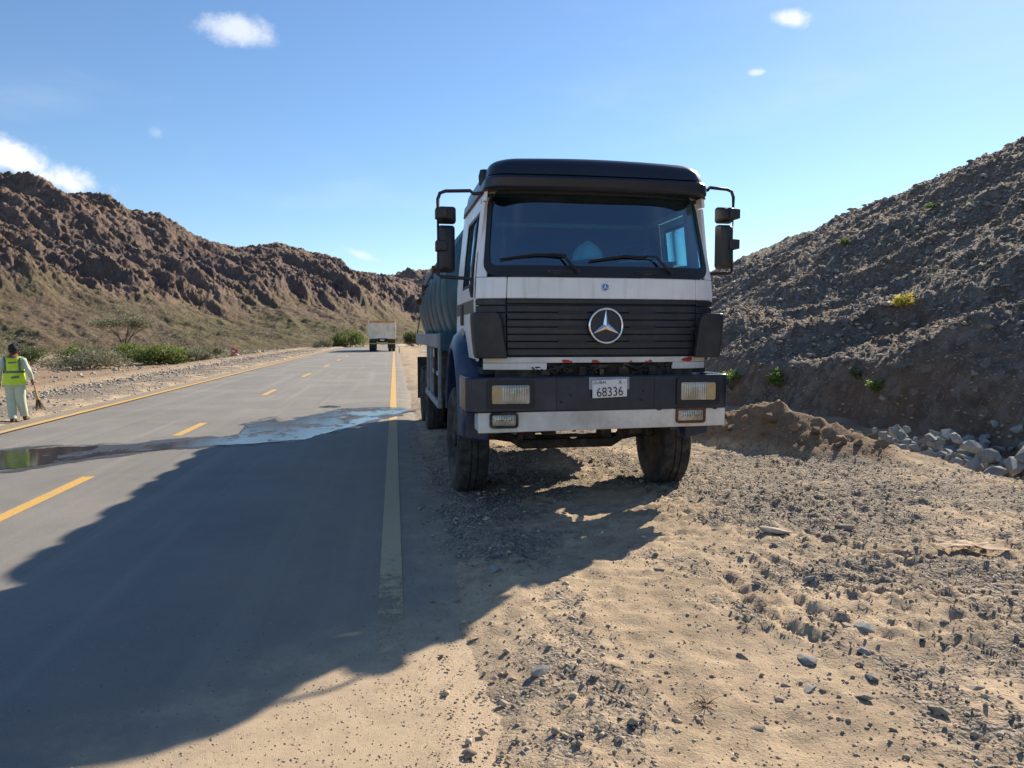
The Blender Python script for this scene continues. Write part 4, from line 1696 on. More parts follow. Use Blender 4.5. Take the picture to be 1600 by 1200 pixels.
# ---- roof cap
def plan_ring(half, yf, yb, rc, z, n=6, bow=.05, crown=0.0):
    pts = []
    for k in range(n + 1):
        a = R(180 + 90 * k / n)
        pts.append((-half + rc + rc * math.cos(a), yf + rc + rc * math.sin(a)))
    for k in range(1, 8):
        x = -half + rc + (2 * half - 2 * rc) * k / 8
        pts.append((x, yf))
    for k in range(n + 1):
        a = R(270 + 90 * k / n)
        pts.append((half - rc + rc * math.cos(a), yf + rc + rc * math.sin(a)))
    pts += [(half, yb - .05), (half - .06, yb), (-half + .06, yb), (-half, yb - .05)]
    return [(x, y + bow * (x / half) ** 2 * (1 if y < yf + rc + .001 else 0), z + crown * (1 - (x / half) ** 2)) for x, y in pts]


m = MB()
rings = [plan_ring(1.02, .22, 1.95, .12, 2.962), plan_ring(1.060, .135, 1.95, .13, 2.948, crown=.010), plan_ring(1.072, .115, 1.95, .14, 2.968, crown=.010), plan_ring(1.062, .10, 1.95, .15, 3.045), plan_ring(1.045, .112, 1.95, .15, 3.068)]
m.loft(rings)
roof = m.build('sun_visor', MAT['roofblack'], truck, 32, .004)
m = MB()
rings = [plan_ring(1.02, .135, 1.94, .15, 3.072), plan_ring(1.035, .122, 1.94, .16, 3.082), plan_ring(1.022, .135, 1.94, .17, 3.15, crown=.006), plan_ring(1.002, .165, 1.94, .18, 3.195, crown=.012), plan_ring(.965, .215, 1.93, .20, 3.228, crown=.016), plan_ring(.90, .30, 1.90, .22, 3.246, crown=.02), plan_ring(.6, .7, 1.7, .3, 3.256, crown=.018)]
m.loft(rings)
rc_ = m.build('roof_cap', MAT['roofblack'], truck, 50)
m = MB()
m.loft([rrect(-.62, .58, .62, 1.35, .08, 0), rrect(-.62, .58, .62, 1.35, .08, .03)])
m.v = [(x, z, 3.266 + y * .9) for x, y, z in m.v]
m.build('roof_hatch', MAT['roofblack'], rc_, 40, .006)
m = MB()
m.lathe([(0, .05), (.08, .055), (.14, .04), (.15, .001)], (-1.02, .62, 3.06), 'Z', 14)
m.tube([(-1.04, .62, 3.0), (-1.04, .62, 3.12)], .02, 8)
m.build('roof_lamp', MAT['mirror_shell'], rc_, 40)

# ---- doors
for s in (-1, 1):
    m = MB()
    side_panel(m, s, .35, 1.425, 1.42, 2.10, .006, nz=4)
    side_panel(m, s, .35, .43, 2.10, 2.855, .006, nz=3)
    side_panel(m, s, 1.34, 1.425, 2.10, 2.855, .006, nz=3)
    side_panel(m, s, .43, 1.34, 2.78, 2.855, .006, nz=1)
    d = m.build('door', W, truck, 40, .006)
    m = MB()
    side_panel(m, s, .43, 1.34, 2.10, 2.78, -.008, .006, 3)
    m.build('window_pane', MAT['sideglass'], d, 180)
    m = MB()
    for ya, yb2, za, zb in ((.43, .455, 2.10, 2.78), (1.315, 1.34, 2.10, 2.78), (.455, 1.315, 2.10, 2.13), (.455, 1.315, 2.75, 2.78), (.60, .625, 2.13, 2.75)):
        side_panel(m, s, ya, yb2, za, zb, .004, .02, 2)
    m.build('window_seal', MAT['rubberseal'], d, 40)
    m = MB()
    side_panel(m, s, .352, 1.423, 1.845, 1.968, .009, .006, 1)
    m.build('door_stripe', MAT['olive'], d, 40)
    m = MB()
    x = hw(1.85) + .012
    m.box((s * x - .012, 1.16, 1.74), (s * x + .016, 1.34, 1.95))
    m.build('door_handle', MAT['rubberseal'], d, 40, .008)
    m = MB()
    side_panel(m, s, 1.437, 1.90, 1.845, 1.968, .004, .006, 1)
    m.build('cab_stripe', MAT['olive'], cab, 40)
    m = MB()
    zz = 2.935
    m.box((s * 1.055 - .02, .3, zz), (s * 1.055 + .02, 1.9, zz + .02))
    m.build('drip_rail', MAT['rust'], cab, 40, .004)
    # rusty seam of the front pillar
    m = MB()
    pts = [(s * (hw(z) - .002), front_y(hw(z), z) + .012, z) for z in np.linspace(1.98, 2.9, 8)]
    m.tube(pts, .006, 6)
    m.build('pillar_seam', MAT['rust'], cab, 40)

# ---- mirrors
def mirror_set(s):
    e = empty('mirror_assembly')
    e.parent = truck
    xo = s * 1.47
    y = .50
    zt = 2.965 if s < 0 else 3.0
    m = MB()
    m.tube([(s * 1.08, .36, zt - .03), (s * 1.15, .40, zt - .03), (s * 1.18, .42, zt), (s * 1.40, y, zt + .005), (s * 1.45, y, zt - .015), (xo, y, zt - .07), (xo, y, 2.20), (s * 1.44, y - .02, 2.18), (s * 1.20, .44, 2.165), (s * 1.145, .42, 2.15), (s * 1.142, .42, 2.10)], .0165, 8)
    m.build('mirror_arm', MAT['pipe'], e, 60)
    m = MB()
    m.tube([(s * 1.15, .42, 2.14), (s * 1.15, .42, 2.09)], [.03, .035], 10)
    m.tube([(s * 1.15, .42, 2.09), (s * 1.15, .43, 1.99)], [.05, .028], 10)
    m.build('mirror_foot', MAT['mirror_shell'], e, 40)
    xi = s * 1.30
    a, b = sorted((xi, s * 1.475))
    m = MB()
    m.loft([[(q[0], y + .05, q[2]) for q in rrect(a, b, 2.675, 2.835, .03, 0)], [(q[0], y + .03, q[2]) for q in rrect(a, b, 2.675, 2.835, .03, 0)], [(q[0], y - .05, q[2]) for q in rrect(a + .012, b - .012, 2.69, 2.82, .03, 0)], [(q[0], y - .075, q[2]) for q in rrect(a + .04, b - .04, 2.71, 2.80, .02, 0)]])
    h1 = m.build('wide_angle_mirror', MAT['mirror_shell'], e, 45)
    m = MB()
    m.loft([rrect(a + .01, b - .01, 2.685, 2.825, .025, y + .051), rrect(a + .01, b - .01, 2.685, 2.825, .025, y + .054)])
    m.build('mirror_glass', MAT['mirror'], h1, 40)
    m = MB()
    m.loft([[(q[0], y + .05, q[2]) for q in rrect(a + .005, b - .012, 2.225, 2.66, .03, 0)], [(q[0], y + .02, q[2]) for q in rrect(a + .005, b - .012, 2.225, 2.66, .03, 0)], [(q[0], y - .06, q[2]) for q in rrect(a + .016, b - .03, 2.24, 2.645, .035, 0)], [(q[0], y - .085, q[2]) for q in rrect(a + .05, b - .06, 2.27, 2.615, .03, 0)]])
    h2 = m.build('main_mirror', MAT['mirror_shell'], e, 45)
    m = MB()
    m.loft([rrect(a + .015, b - .022, 2.235, 2.65, .025, y + .051), rrect(a + .015, b - .022, 2.235, 2.65, .025, y + .054)])
    m.build('mirror_glass', MAT['mirror'], h2, 40)
    for zc in (2.755, 2.46):
        m = MB()
        c0, c1 = sorted((xo - s * .075, xo + s * .028))
        m.box((c0, y - .105, zc - .048), (c1, y + .02, zc + .048))
        c = m.build('mirror_clamp', MAT['mirror_shell'], e, 40, .01)
    return e


mirror_set(-1)
mr = mirror_set(1)
mr.location = (-.01, 0, .075)

# ---- front mudguards and steps
def arch(m, s, yc, zc, ai, bi, ao, bo, xo, xi, a0, a1, n=18):
    rings = []
    for k in range(n + 1):
        t = R(a0 + (a1 - a0) * k / n)
        c, sn = math.cos(t), math.sin(t)
        rings.append([(s * xo, yc + ai * c, zc + bi * sn), (s * (xo + .02), yc + (ai + .03) * c, zc + (bi + .03) * sn), (s * (xo - .02), yc + (ao * .6 + ai * .4) * c, zc + (bo * .6 + bi * .4) * sn), (s * (xo - .11), yc + ao * c, zc + bo * sn), (s * xi, yc + ao * c, zc + bo * sn), (s * xi, yc + ai * c, zc + bi * sn)])
    m.loft(rings)


for s in (-1, 1):
    m = MB()
    arch(m, s, 1.30, .62, .67, .88, .80, 1.10, 1.235, .86, 12, 176)
    g = m.build('front_mudguard', MAT['fender'], truck, 40)
    m = MB()
    m.hexa([(s * 1.23, .42, .66), (s * .98, .42, .62), (s * .98, .55, .62), (s * 1.23, .55, .66), (s * 1.235, .40, 1.0), (s * .98, .40, 1.0), (s * .98, .66, 1.0), (s * 1.235, .66, 1.0)])
    m.build('mudguard_skirt', MAT['fender'], g, 40, .03, 3)
    m = MB()
    m.lathe([(0, .03), (.012, .028), (.018, .001)], (0, 0, 0), 'X', 14)
    m.v = [(s * (1.150 + x), 1.02 + y, 1.66 + z) for x, y, z in m.v]
    m.build('side_indicator', MAT['amber'], g, 40)
    m = MB()
    m.box((s * 1.19 - .03, 1.93, .42), (s * 1.19 + .03, 1.97, 1.35))
    m.build('mud_flap', MAT['tyre'], g, 40)

# ---- wheels
def wheel(name, x, y, r, w, turn=0.0, side=1, dual=False):
    e = empty(name, (x, y, r - .012))
    e.parent = truck
    e.rotation_euler = (0, 0, turn)
    prof = [(-.36, .57), (-.46, .66), (-.50, .80), (-.48, .91), (-.43, .965), (-.33, .992), (-.13, 1.0), (-.115, .972), (-.085, .972), (-.07, 1.0), (.07, 1.0), (.085, .972), (.115, .972), (.13, 1.0), (.33, .992), (.43, .965), (.48, .91), (.50, .80), (.46, .66), (.36, .57)]
    N = 120
    m = MB()
    rings = []
    for k in range(N):
        t = 2 * math.pi * k / N
        ring = []
        for i, (a, q) in enumerate(prof):
            rad = q * r
            if abs(a) > .2 and q > .955:
                ph = (k + (1 if a > 0 else 3)) % 5
                if ph == 0:
                    rad -= .013
            if math.sin(t) < -.975 and q > .95:
                rad = min(rad, (r - .006) / max(.975, -math.sin(t)) if False else rad)
            ring.append((a * w, rad * math.cos(t), rad * math.sin(t)))
        rings.append(ring)
    rings.append(rings[0])
    M_ = MB()
    M_.loft(rings, caps=False, closed=False)
    M_.build('tyre', MAT['tyre'], e, 28)
    m = MB()
    o = side
    m.lathe([(-.36 * w, .57 * r), (-.30 * w, .53 * r), (.05 * w * o, .50 * r), (.05 * w * o, .30 * r), (.16 * w * o, .26 * r), (.16 * w * o, .001)], (0, 0, 0), 'X', 32)
    m.lathe([(.36 * w, .57 * r), (.30 * w, .53 * r), (.06 * w * o, .505 * r), (.055 * w * o, .30 * r)], (0, 0, 0), 'X', 32, True)
    rim = m.build('rim', MAT['steel'], e, 40)
    m = MB()
    m.lathe([(.10 * w * o, .15 * r), (.42 * w * o, .14 * r), (.46 * w * o, .10 * r), (.46 * w * o, .001)], (0, 0, 0), 'X', 20)
    for k in range(10):
        a = 2 * math.pi * k / 10
        m.tube([(.10 * w * o, .24 * r * math.cos(a), .24 * r * math.sin(a)), (.26 * w * o, .24 * r * math.cos(a), .24 * r * math.sin(a))], .016, 6)
    m.build('hub', MAT['steel'], rim, 40)
    return e


wheel('front_wheel', -1.085, 1.30, .555, .32, R(1.5), -1)
wheel('front_wheel', 1.095, 1.30, .555, .32, R(-3.5), 1)
for y in (6.25, 7.62):
    for s in (-1, 1):
        wheel('rear_wheel', s * 1.07, y, .535, .29, 0, s)
        wheel('rear_wheel', s * .74, y, .535, .29, 0, -s)

# ---- chassis, axles, springs
m = MB()
for s in (-1, 1):
    m.box((s * .42 - .04, .25, .86), (s * .42 + .04, 8.4, 1.12))
for y in (.35, 2.6, 4.6, 6.9, 8.3):
    m.box((-.38, y, .90), (.38, y + .1, 1.08))
m.build('chassis_rails', MAT['steel'], truck, 40, .008)
m = MB()
pts = [(-.98, .58), (-.80, .58), (-.62, .55), (-.50, .475), (.50, .475), (.62, .55), (.80, .58), (.98, .58)]
m.loft([[(x, 1.24, z - .05), (x, 1.36, z - .05), (x, 1.36, z + .05), (x, 1.24, z + .05)] for x, z in pts])
m.build('front_axle', MAT['steel'], truck, 40, .015)
for s in (-1, 1):
    m = MB()
    for k in range(6):
        hl = .62 - .08 * k
        pp = [(s * .42, 1.30 + hl * t, .60 + .02 * (5 - k) + .10 * t * t - .0 + .0) for t in np.linspace(-1, 1, 9)]
        m.loft([[(x - .04, y, z), (x + .04, y, z), (x + .04, y, z + .017), (x - .04, y, z + .017)] for x, y, z in pp])
    m.box((s * .42 - .055, 1.20, .54), (s * .42 + .055, 1.40, .76))
    m.build('leaf_spring', MAT['steel'], truck, 40)
    m = MB()
    m.tube([(s * .55, 1.10, .56), (s * .53, 1.02, 1.0)], [.04, .045], 10)
    m.build('shock_absorber', MAT['steel'], truck, 40)
    m = MB()
    m.box((s * .42 - .06, .28, .70), (s * .42 + .06, .62, .88))
    m.tube([(s * .42, .60, .80), (s * .42, .68, .70)], .05, 8)
    m.build('spring_hanger', MAT['steel'], truck, 40, .01)
m = MB()
m.tube([(-.85, 1.52, .52), (.85, 1.52, .52)], .022, 8)
m.build('track_rod', MAT['steel'], truck, 40)
m = MB()
m.tube([(.62, .55, .78), (.72, 1.2, .66)], .025, 8)
m.lathe([(0, .09), (.16, .09), (.20, .06), (.20, .001)], (.55, .5, .86), 'X', 14)
m.build('steering_gear', MAT['steel'], truck, 40)
m = MB()
m.box((-.33, .75, .84), (.33, 1.85, 1.25))
m.hexa([(-.2, .9, .74), (.2, .9, .74), (.2, 1.15, .74), (-.2, 1.15, .74), (-.3, .8, .83), (.3, .8, .83), (.3, 1.7, .83), (-.3, 1.7, .83)])
m.build('engine_block', MAT['steel'], truck, 40, .03)
m = MB()
for y in (6.25, 7.62):
    m.tube([(-.9, y, .535), (.9, y, .535)], .075, 12)
    m.lathe([(-.16, .10), (-.1, .19), (.1, .19), (.16, .10)], (0, y, .535), 'X', 16)
m.build('rear_axles', MAT['steel'], truck, 40)
m = MB()
m.tube([(0, 1.9, .85), (0, 6.1, .6)], .045, 10)
m.build('drive_shaft', MAT['steel'], truck, 40)
m = MB()
m.box((.52, 2.6, .62), (1.12, 4.2, 1.2))
m.build('fuel_tank', MAT['greysteel'], truck, 40, .08, 4)
m = MB()
m.lathe([(0, .16), (.0, .2), (.75, .2), (.75, .16)], (-.78, 2.2, .95), 'Y', 18)
m.build('air_tank', MAT['steel'], truck, 40)

# ---- tank and its bands
TR_, TZ, TA, TB = 1.165, 2.18, 2.32, 8.35
m = MB()
m.lathe([(TA - .0, .01), (TA + .01, .55), (TA + .08, .93), (TA + .17, 1.10), (TA + .28, TR_), (TB - .28, TR_), (TB - .17, 1.10), (TB - .08, .93), (TB - .01, .55), (TB, .01)], (0, 0, TZ), 'Y', 72)
tank = m.build('tank', MAT['teal'], truck, 50)
for k in range(7):
    y = TA + .50 + k * .86
    m = MB()
    m.lathe([(y - .17, TR_ - .005), (y - .15, TR_ + .028), (y - .06, TR_ + .055), (y + .06, TR_ + .055), (y + .15, TR_ + .028), (y + .17, TR_ - .005)], (0, 0, TZ), 'Y', 72, True)
    m.build('tank_band', MAT['teal'], tank, 30)
for y in (3.6, 6.2):
    m = MB()
    m.lathe([(0, .30), (.12, .30), (.14, .33), (.18, .33), (.20, .28), (.20, .001)], (0, y, TZ + TR_ - .02), 'Z', 24)
    m.build('manhole', MAT['teal'], tank, 40)
# pipe, clips and a strap along the tank's near side
m = MB()
pa = [(-math.sin(a) * (TR_ + .075), y, TZ + math.cos(a) * (TR_ + .075)) for a, y in ((1.15, 2.9), (1.20, 4.2), (1.28, 5.6), (1.42, 7.2), (1.5, 8.2))]
m.tube(pa, .018, 8)
m.build('side_pipe', MAT['pipe'], tank, 40)
for a, y in ((1.22, 4.6), (1.36, 6.4), (1.5, 7.9)):
    m = MB()
    c = Vector((-math.sin(a) * (TR_ + .075), y, TZ + math.cos(a) * (TR_ + .075)))
    m.box(c - Vector((.05, .06, .05)), c + Vector((.05, .06, .05)))
    m.build('pipe_clip', MAT['rust'], tank, 40, .01)

# ---- deck, side frame
m = MB()
m.box((-1.27, 2.95, 1.47), (1.27, 8.45, 1.655))
deck = m.build('deck', MAT['greysteel'], truck, 40, .012)
for s in (-1, 1):
    xa, xb_ = sorted((s * .75, s * 1.262))
    m = MB()
    m.box((xa, 2.55, 1.44), (xb_, 2.948, 1.66))
    m.build('deck_front_box', MAT['teal'], deck, 40, .012)
    xa, xb_ = sorted((s * .98, s * 1.25))
    m = MB()
    m.box((xa, 2.56, .85), (xb_, 2.60, 1.44))
    m.build('front_stay', MAT['steel'], deck, 40, .01)
for s in (-1, 1):
    for y in (3.05, 3.75, 4.55, 5.35):
        m = MB()
        m.box((s * 1.225 - .025, y - .03, .78), (s * 1.225 + .025, y + .03, 1.47))
        m.build('side_post', MAT['greysteel'] if y != 3.75 else MAT['steel'], deck, 40, .006)
    m = MB()
    m.box((s * 1.235 - .03, 2.95, .70), (s * 1.235 + .03, 5.5, .79))
    m.build('lower_side_rail', MAT['greysteel'], deck, 40, .01)
    m = MB()
    m.box((s * 1.20 - .03, 3.06, 1.09), (s * 1.20 + .03, 4.5, 1.15))
    m.build('middle_side_rail', MAT['greysteel'], deck, 40, .01)
    m = MB()
    m.box((s * 1.08 - .17, 8.3, .38), (s * 1.08 + .17, 8.33, 1.2))
    m.build('rear_mud_flap', MAT['tyre'], deck, 40)
    m = MB()
    m.box((s * 1.25 - .01, 8.3, 1.655), (s * 1.25 + .01, 8.36, 2.05), rot=(R(0), R(-s * 10), 0), piv=(s * 1.25, 8.3, 1.655))
    m.build('tail_stake', MAT['navy'], deck, 40)
m = MB()
for s in (-1, 1):
    m.box((s * .5 - .06, 2.7, 1.12), (s * .5 + .06, 8.3, 1.465))
for y in (3.2, 5.6, 7.9):
    m.box((-.95, y, 1.38), (.95, y + .12, 1.468))
m.build('subframe', MAT['steel'], deck, 40)
m = MB()
m.hexa([(-.9, 2.62, 1.2), (.9, 2.62, 1.2), (.9, 2.66, 1.2), (-.9, 2.66, 1.2), (-.9, 2.62, 1.465), (.9, 2.62, 1.465), (.9, 2.66, 1.465), (-.9, 2.66, 1.465)])
m.build('tank_saddle', MAT['teal'], deck, 40)

# ---- cab interior
I = MAT['interior']
m = MB()
prof = [(.30, 2.10), (.345, 2.285), (.52, 2.335), (.72, 2.31), (.80, 2.20), (.78, 1.85), (.60, 1.75)]
m.loft([[(x, y + .10 * (abs(x) / 1.08) ** 4, z) for y, z in prof] for x in np.linspace(-1.07, 1.07, 13)])
dash = m.build('dashboard', I, truck, 30)
for x, y, sx_, sy_, rz in ((.62, .55, .16, .10, .2), (.80, .60, .10, .12, -.3), (.42, .56, .10, .07, .5)):
    m = MB()
    m.box((x - sx_, y - sy_, 2.345), (x + sx_, y + sy_, 2.352 + .01 * rz), rot=(R(-4), 0, rz))
    m.build('papers', MAT['paper'], dash, None)
sw = empty('steering_wheel', (.56, .92, 2.36))
sw.parent = truck
sw.rotation_euler = (R(-52), 0, 0)
m = MB()
m.lathe([(0.015, .235), (0, .25), (-.015, .235), (0, .22)], (0, 0, 0), 'Y', 40, True)
m.v = [(x, z, y) for x, y, z in m.v]
ri = m.build('wheel_rim', MAT['rubberseal'], sw, 60)
m = MB()
for a in (90, 210, 330):
    m.tube([(0, 0, -.02), (.23 * math.cos(R(a)), .23 * math.sin(R(a)), 0)], [.03, .015], 8)
m.tube([(0, 0, 0), (0, 0, -.35)], .03, 8)
m.build('wheel_spokes', MAT['rubberseal'], sw, 40)
for x in (-.55, .58):
    e = empty('seat', (x, 1.38, 1.34))
    e.parent = truck
    m = MB()
    m.box((-.25, -.28, .25), (.25, .26, .42))
    m.build('seat_cushion', MAT['seat'], e, 40, .06, 3)
    m = MB()
    m.box((-.24, .22, .40), (.24, .36, 1.05), rot=(R(-8), 0, 0))
    m.build('seat_back', MAT['seat'], e, 40, .06, 3)
    m = MB()
    m.box((-.14, .33, 1.06), (.14, .42, 1.24))
    m.build('headrest', MAT['seat'], e, 40, .04, 3)
m = MB()
m.box((.86, 1.32, 2.0), (.90, 1.34, 2.85), rot=(0, R(-3), 0))
m.build('seat_belt', MAT['belt'], truck, None)
m = MB()
m.box((-1.02, .40, 2.91), (1.02, 1.88, 2.94))
m.build('headliner', I, truck)
m = MB()
m.box((-1.04, CB - .06, 1.34), (1.04, CB - .035, 2.86))
m.build('rear_trim', I, truck)
for s in (-1, 1):
    m = MB()
    side_panel(m, s, .36, 1.88, 1.40, 2.095, -.035, .01, 3)
    side_panel(m, s, 1.40, 1.88, 2.095, 2.85, -.035, .01, 3)
    m.build('door_trim', I, truck, 40)
    m = MB()
    m.hexa([(s * .99, .34, 2.12), (s * 1.085, .40, 2.12), (s * 1.085, .60, 2.12), (s * 1.05, .60, 2.12), (s * .93, .44, 2.86), (s * 1.02, .44, 2.86), (s * 1.02, .62, 2.86), (s * .98, .62, 2.86)])
    m.build('sun_block_trim', I, truck, 40)  # deep pillar trim, added to block sun coming through the quarter-lights

# the cab sits a few centimetres off the bumper's centre
for ch in truck.children:
    if ch.name.split('.')[0] in ('cab_body', 'front_flap', 'corner_panel', 'grille', 'corner_deflector', 'apron', 'windscreen_surround', 'windscreen', 'wiper', 'sun_visor', 'roof_cap', 'door', 'mirror_assembly', 'dashboard', 'steering_wheel', 'seat', 'seat_belt', 'headliner', 'rear_trim', 'door_trim', 'sun_block_trim'):
        ch.location.x += .03

# the hard hat lies on the dashboard: a thing of its own
TM = Matrix.Translation((1.85, 6.45, 0)) @ Matrix.Rotation(R(1.1), 4, 'Z')
hat = empty('hard_hat', TM @ Vector((.015, .54, 2.352)), R(205))
hat.scale = (1.1, 1.1, 1.1)
tag(hat, 'white hard hat lying on the dashboard behind the windscreen', 'helmet')
m = MB()
rings = []
for k in range(9):
    t = R(90 * k / 8)
    q = max(.003, math.cos(t))
    rings.append([(.125 * q * math.cos(a), .15 * q * math.sin(a), .02 + .145 * math.sin(t)) for a in np.linspace(0, 2 * math.pi, 28, endpoint=False)])
m.loft(rings)
m.build('shell', MAT['hat'], hat, 60)
m = MB()
rings = [[(.125 * s_ * math.cos(a), (.15 + (.075 if math.sin(a) > .2 else .012) * max(0, math.sin(a)) ** .6 * (1 if math.sin(a) > 0 else 0)) * s_ * math.sin(a), z) for a in np.linspace(0, 2 * math.pi, 40, endpoint=False)] for s_, z in ((.97, .02), (1.07, .008), (1.06, .002), (.95, .012))]
m.loft(rings, caps=False)
m.build('brim', MAT['hat'], hat, 60)
m = MB()
m.tube([(0, .13 * math.cos(t), .022 + .149 * math.sin(t)) for t in np.linspace(.1, math.pi - .1, 14)], .006, 8)
m.build('ridge', MAT['hat'], hat, 60)

# ================================================================== PLANTS
LEAF = dict(
    green=mat_leaf('bright_shrub_leaves', (.085, .125, .028), (.19, .225, .055)),
    grey=mat_leaf('grey_green_twigs', (.12, .122, .07), (.22, .21, .135), (.27, .235, .16)),
    dark=mat_leaf('dark_shrub_leaves', (.065, .085, .032), (.14, .16, .06)),
    yellow=mat_leaf('yellow_flowering_tips', (.38, .34, .05), (.58, .50, .10), (.42, .38, .12)),
    fresh=mat_leaf('fresh_green_leaves', (.07, .13, .02), (.17, .25, .05), (.15, .18, .05)),
)
BARK = mat_simple('grey_brown_bark', (.115, .085, .06), .9, 0, .3, 20, .4)


def leaves(points, normals_seed, size, aspect=.45):
    """small folded leaf faces, one per point"""
    rs = np.random.default_rng(normals_seed)
    n = len(points)
    d = rs.normal(size=(n, 3))
    d[:, 2] = np.abs(d[:, 2]) * .7
    d /= np.linalg.norm(d, axis=1)[:, None]
    e = rs.normal(size=(n, 3))
    s = np.cross(d, e)
    s /= np.linalg.norm(s, axis=1)[:, None] + 1e-9
    L = size * rs.uniform(.6, 1.4, n)[:, None]
    P = np.asarray(points)
    a = P
    b = P + d * L * .5 + s * L * aspect * .5
    c = P + d * L
    f = P + d * L * .5 - s * L * aspect * .5
    V = np.stack([a, b, c, f], 1).reshape(-1, 3)
    F = (np.arange(n) * 4)[:, None] + np.array([0, 1, 2, 3])[None]
    return V, F


def shrub(name, x, y, w, h, mat, label, cat='shrub', group=None, nb=9, n=1500, leaf=.07, seed=1, depth=None, zoff=0.0):
    z = surf_z(x, y) + zoff
    e = empty(name, (x, y, z))
    tag(e, label, cat, group)
    rs = np.random.default_rng(seed)
    depth = depth or w
    blobs = []
    m = MB()
    for k in range(nb):
        bx, by = rs.uniform(-.42, .42) * w, rs.uniform(-.4, .4) * depth
        bz = h * rs.uniform(.22, .72) * (1 - .55 * (abs(bx) / (w * .5)) ** 2)
        br = h * rs.uniform(.24, .38)
        blobs.append((bx, by, bz, br))
        m.tube([(bx * .1, by * .1, -.05), (bx * .55, by * .55, bz * .55), (bx, by, bz)], [.012 * h + .004, .008 * h + .003, .003], 5)
        for q in range(2):
            m.tube([(bx * .6, by * .6, bz * .6), (bx + rs.uniform(-br, br), by + rs.uniform(-br, br), bz + rs.uniform(0, br))], [.010 * h + .002, .003], 4)
    m.build('stem', BARK, e, 60)
    pts = []
    for bx, by, bz, br in blobs:
        k = n // nb
        v = rs.normal(size=(k, 3))
        v /= np.linalg.norm(v, axis=1)[:, None]
        rr_ = br * rs.uniform(.25, 1.12, k) ** .6
        p = v * rr_[:, None]
        p[:, 0] *= w / h * .55 + .4
        p[:, 1] *= depth / h * .55 + .4
        pts.append(p + np.array([bx, by, bz]))
    pts = np.concatenate(pts)
    pts[:, 2] = np.maximum(pts[:, 2], .02)
    V, F = leaves(pts, seed + 1, leaf * 1.25, .55)
    link('foliage', np_mesh('foliage', V, F), mat, e)
    return e


# flat-topped thorn tree on the far side
def acacia(x, y, w, h, label, seed):
    z = surf_z(x, y)
    e = empty('acacia_tree', (x, y, z - .1))
    tag(e, label, 'tree')
    rs = np.random.default_rng(seed)
    m = MB()
    tips = []
    for k in range(5):
        a = 2 * math.pi * k / 5 + .3
        r1, r2 = w * .12, w * rs.uniform(.28, .42)
        p = [(0, 0, 0), (.06 * math.cos(a), .06 * math.sin(a), h * .22), (r1 * math.cos(a), r1 * math.sin(a), h * .5), (r2 * math.cos(a), r2 * math.sin(a), h * .80)]
        m.tube(p, [.11, .09, .05, .02], 7)
        for q in range(5):
            b = a + rs.uniform(-.9, .9)
            r3 = w * rs.uniform(.25, .52)
            t = (r3 * math.cos(b), r3 * math.sin(b), h * rs.uniform(.80, .96))
            m.tube([p[2] if q % 2 else p[3], t], [.03, .008], 5)
            tips.append(t)
    m.build('trunk', BARK, e, 60)
    pts = []
    for t in tips:
        k = 200
        v = rs.normal(size=(k, 3)) * np.array([w * .085, w * .085, h * .05])
        pts.append(v + np.array(t))
    V, F = leaves(np.concatenate(pts), seed, .20, .5)
    link('crown', np_mesh('crown', V, F), LEAF['grey'], e)


acacia(-28.2, 83.5, 5.4, 3.7, 'flat-topped grey-green thorn tree below the brown mountain', 5)
G1 = 'shrubs on the flat beyond the far verge'
shrub('shrub', -14.9, 50.5, 3.06, 1.40, LEAF['green'], 'bright yellow-green bush, fullest one left of the red barrier', group=G1, n=5200, nb=16, leaf=.12, seed=3)
shrub('shrub', -13.2, 52.0, 2.04, 1.00, LEAF['grey'], 'dry grey bush touching the right side of the bright green bush', group=G1, n=2400, nb=11, leaf=.10, seed=4)
shrub('shrub', -16.9, 44.5, 3.74, 1.20, LEAF['grey'], 'wide grey twiggy bush, nearest to the roadworker', group=G1, n=4600, nb=16, leaf=.10, seed=5)
shrub('shrub', -19.6, 50.0, 2.21, 1.36, LEAF['green'], 'green bush rising behind the wide grey twiggy bush', group=G1, n=3000, nb=10, leaf=.11, seed=6)
shrub('shrub', -22.6, 50.5, 2.04, 1.28, LEAF['dark'], 'dark green bush behind the roadworker, farthest left', group=G1, n=2600, nb=10, leaf=.11, seed=7)
shrub('shrub', -17.7, 56.0, 2.89, 1.08, LEAF['dark'], 'low dark bush between the grey twiggy bush and the bright green one', group=G1, n=3000, nb=11, leaf=.11, seed=8)
shrub('shrub', -21.6, 66.0, 3.06, 1.20, LEAF['green'], 'green bush just below the thorn tree', group=G1, n=2600, nb=10, leaf=.13, seed=9)
shrub('shrub', -16.0, 68.0, 2.38, 1.04, LEAF['grey'], 'small grey bush behind the bright green bush', group=G1, n=1600, nb=8, leaf=.13, seed=10)
shrub('shrub', -19.4, 38.5, 1.87, 0.72, LEAF['grey'], 'low dry bush close behind the worker at the left edge', group=G1, n=1800, nb=8, leaf=.08, seed=11)
shrub('roadside_bush', -5.9, 98.0, 3.9, 2.3, LEAF['green'], 'rounded green bush at the road bend left of the lorry', n=4200, nb=14, leaf=.18, seed=12)
shrub('roadside_bush', 2.35, 99.0, 2.6, 2.0, LEAF['dark'], 'olive bush by the road between the lorry and the tanker', n=2600, nb=10, leaf=.17, seed=13)
shrub('roadside_bush', -8.6, 92.0, 2.2, 1.1, LEAF['grey'], 'low grey scrub on the far verge before the road bend', n=1500, nb=8, leaf=.13, seed=14)


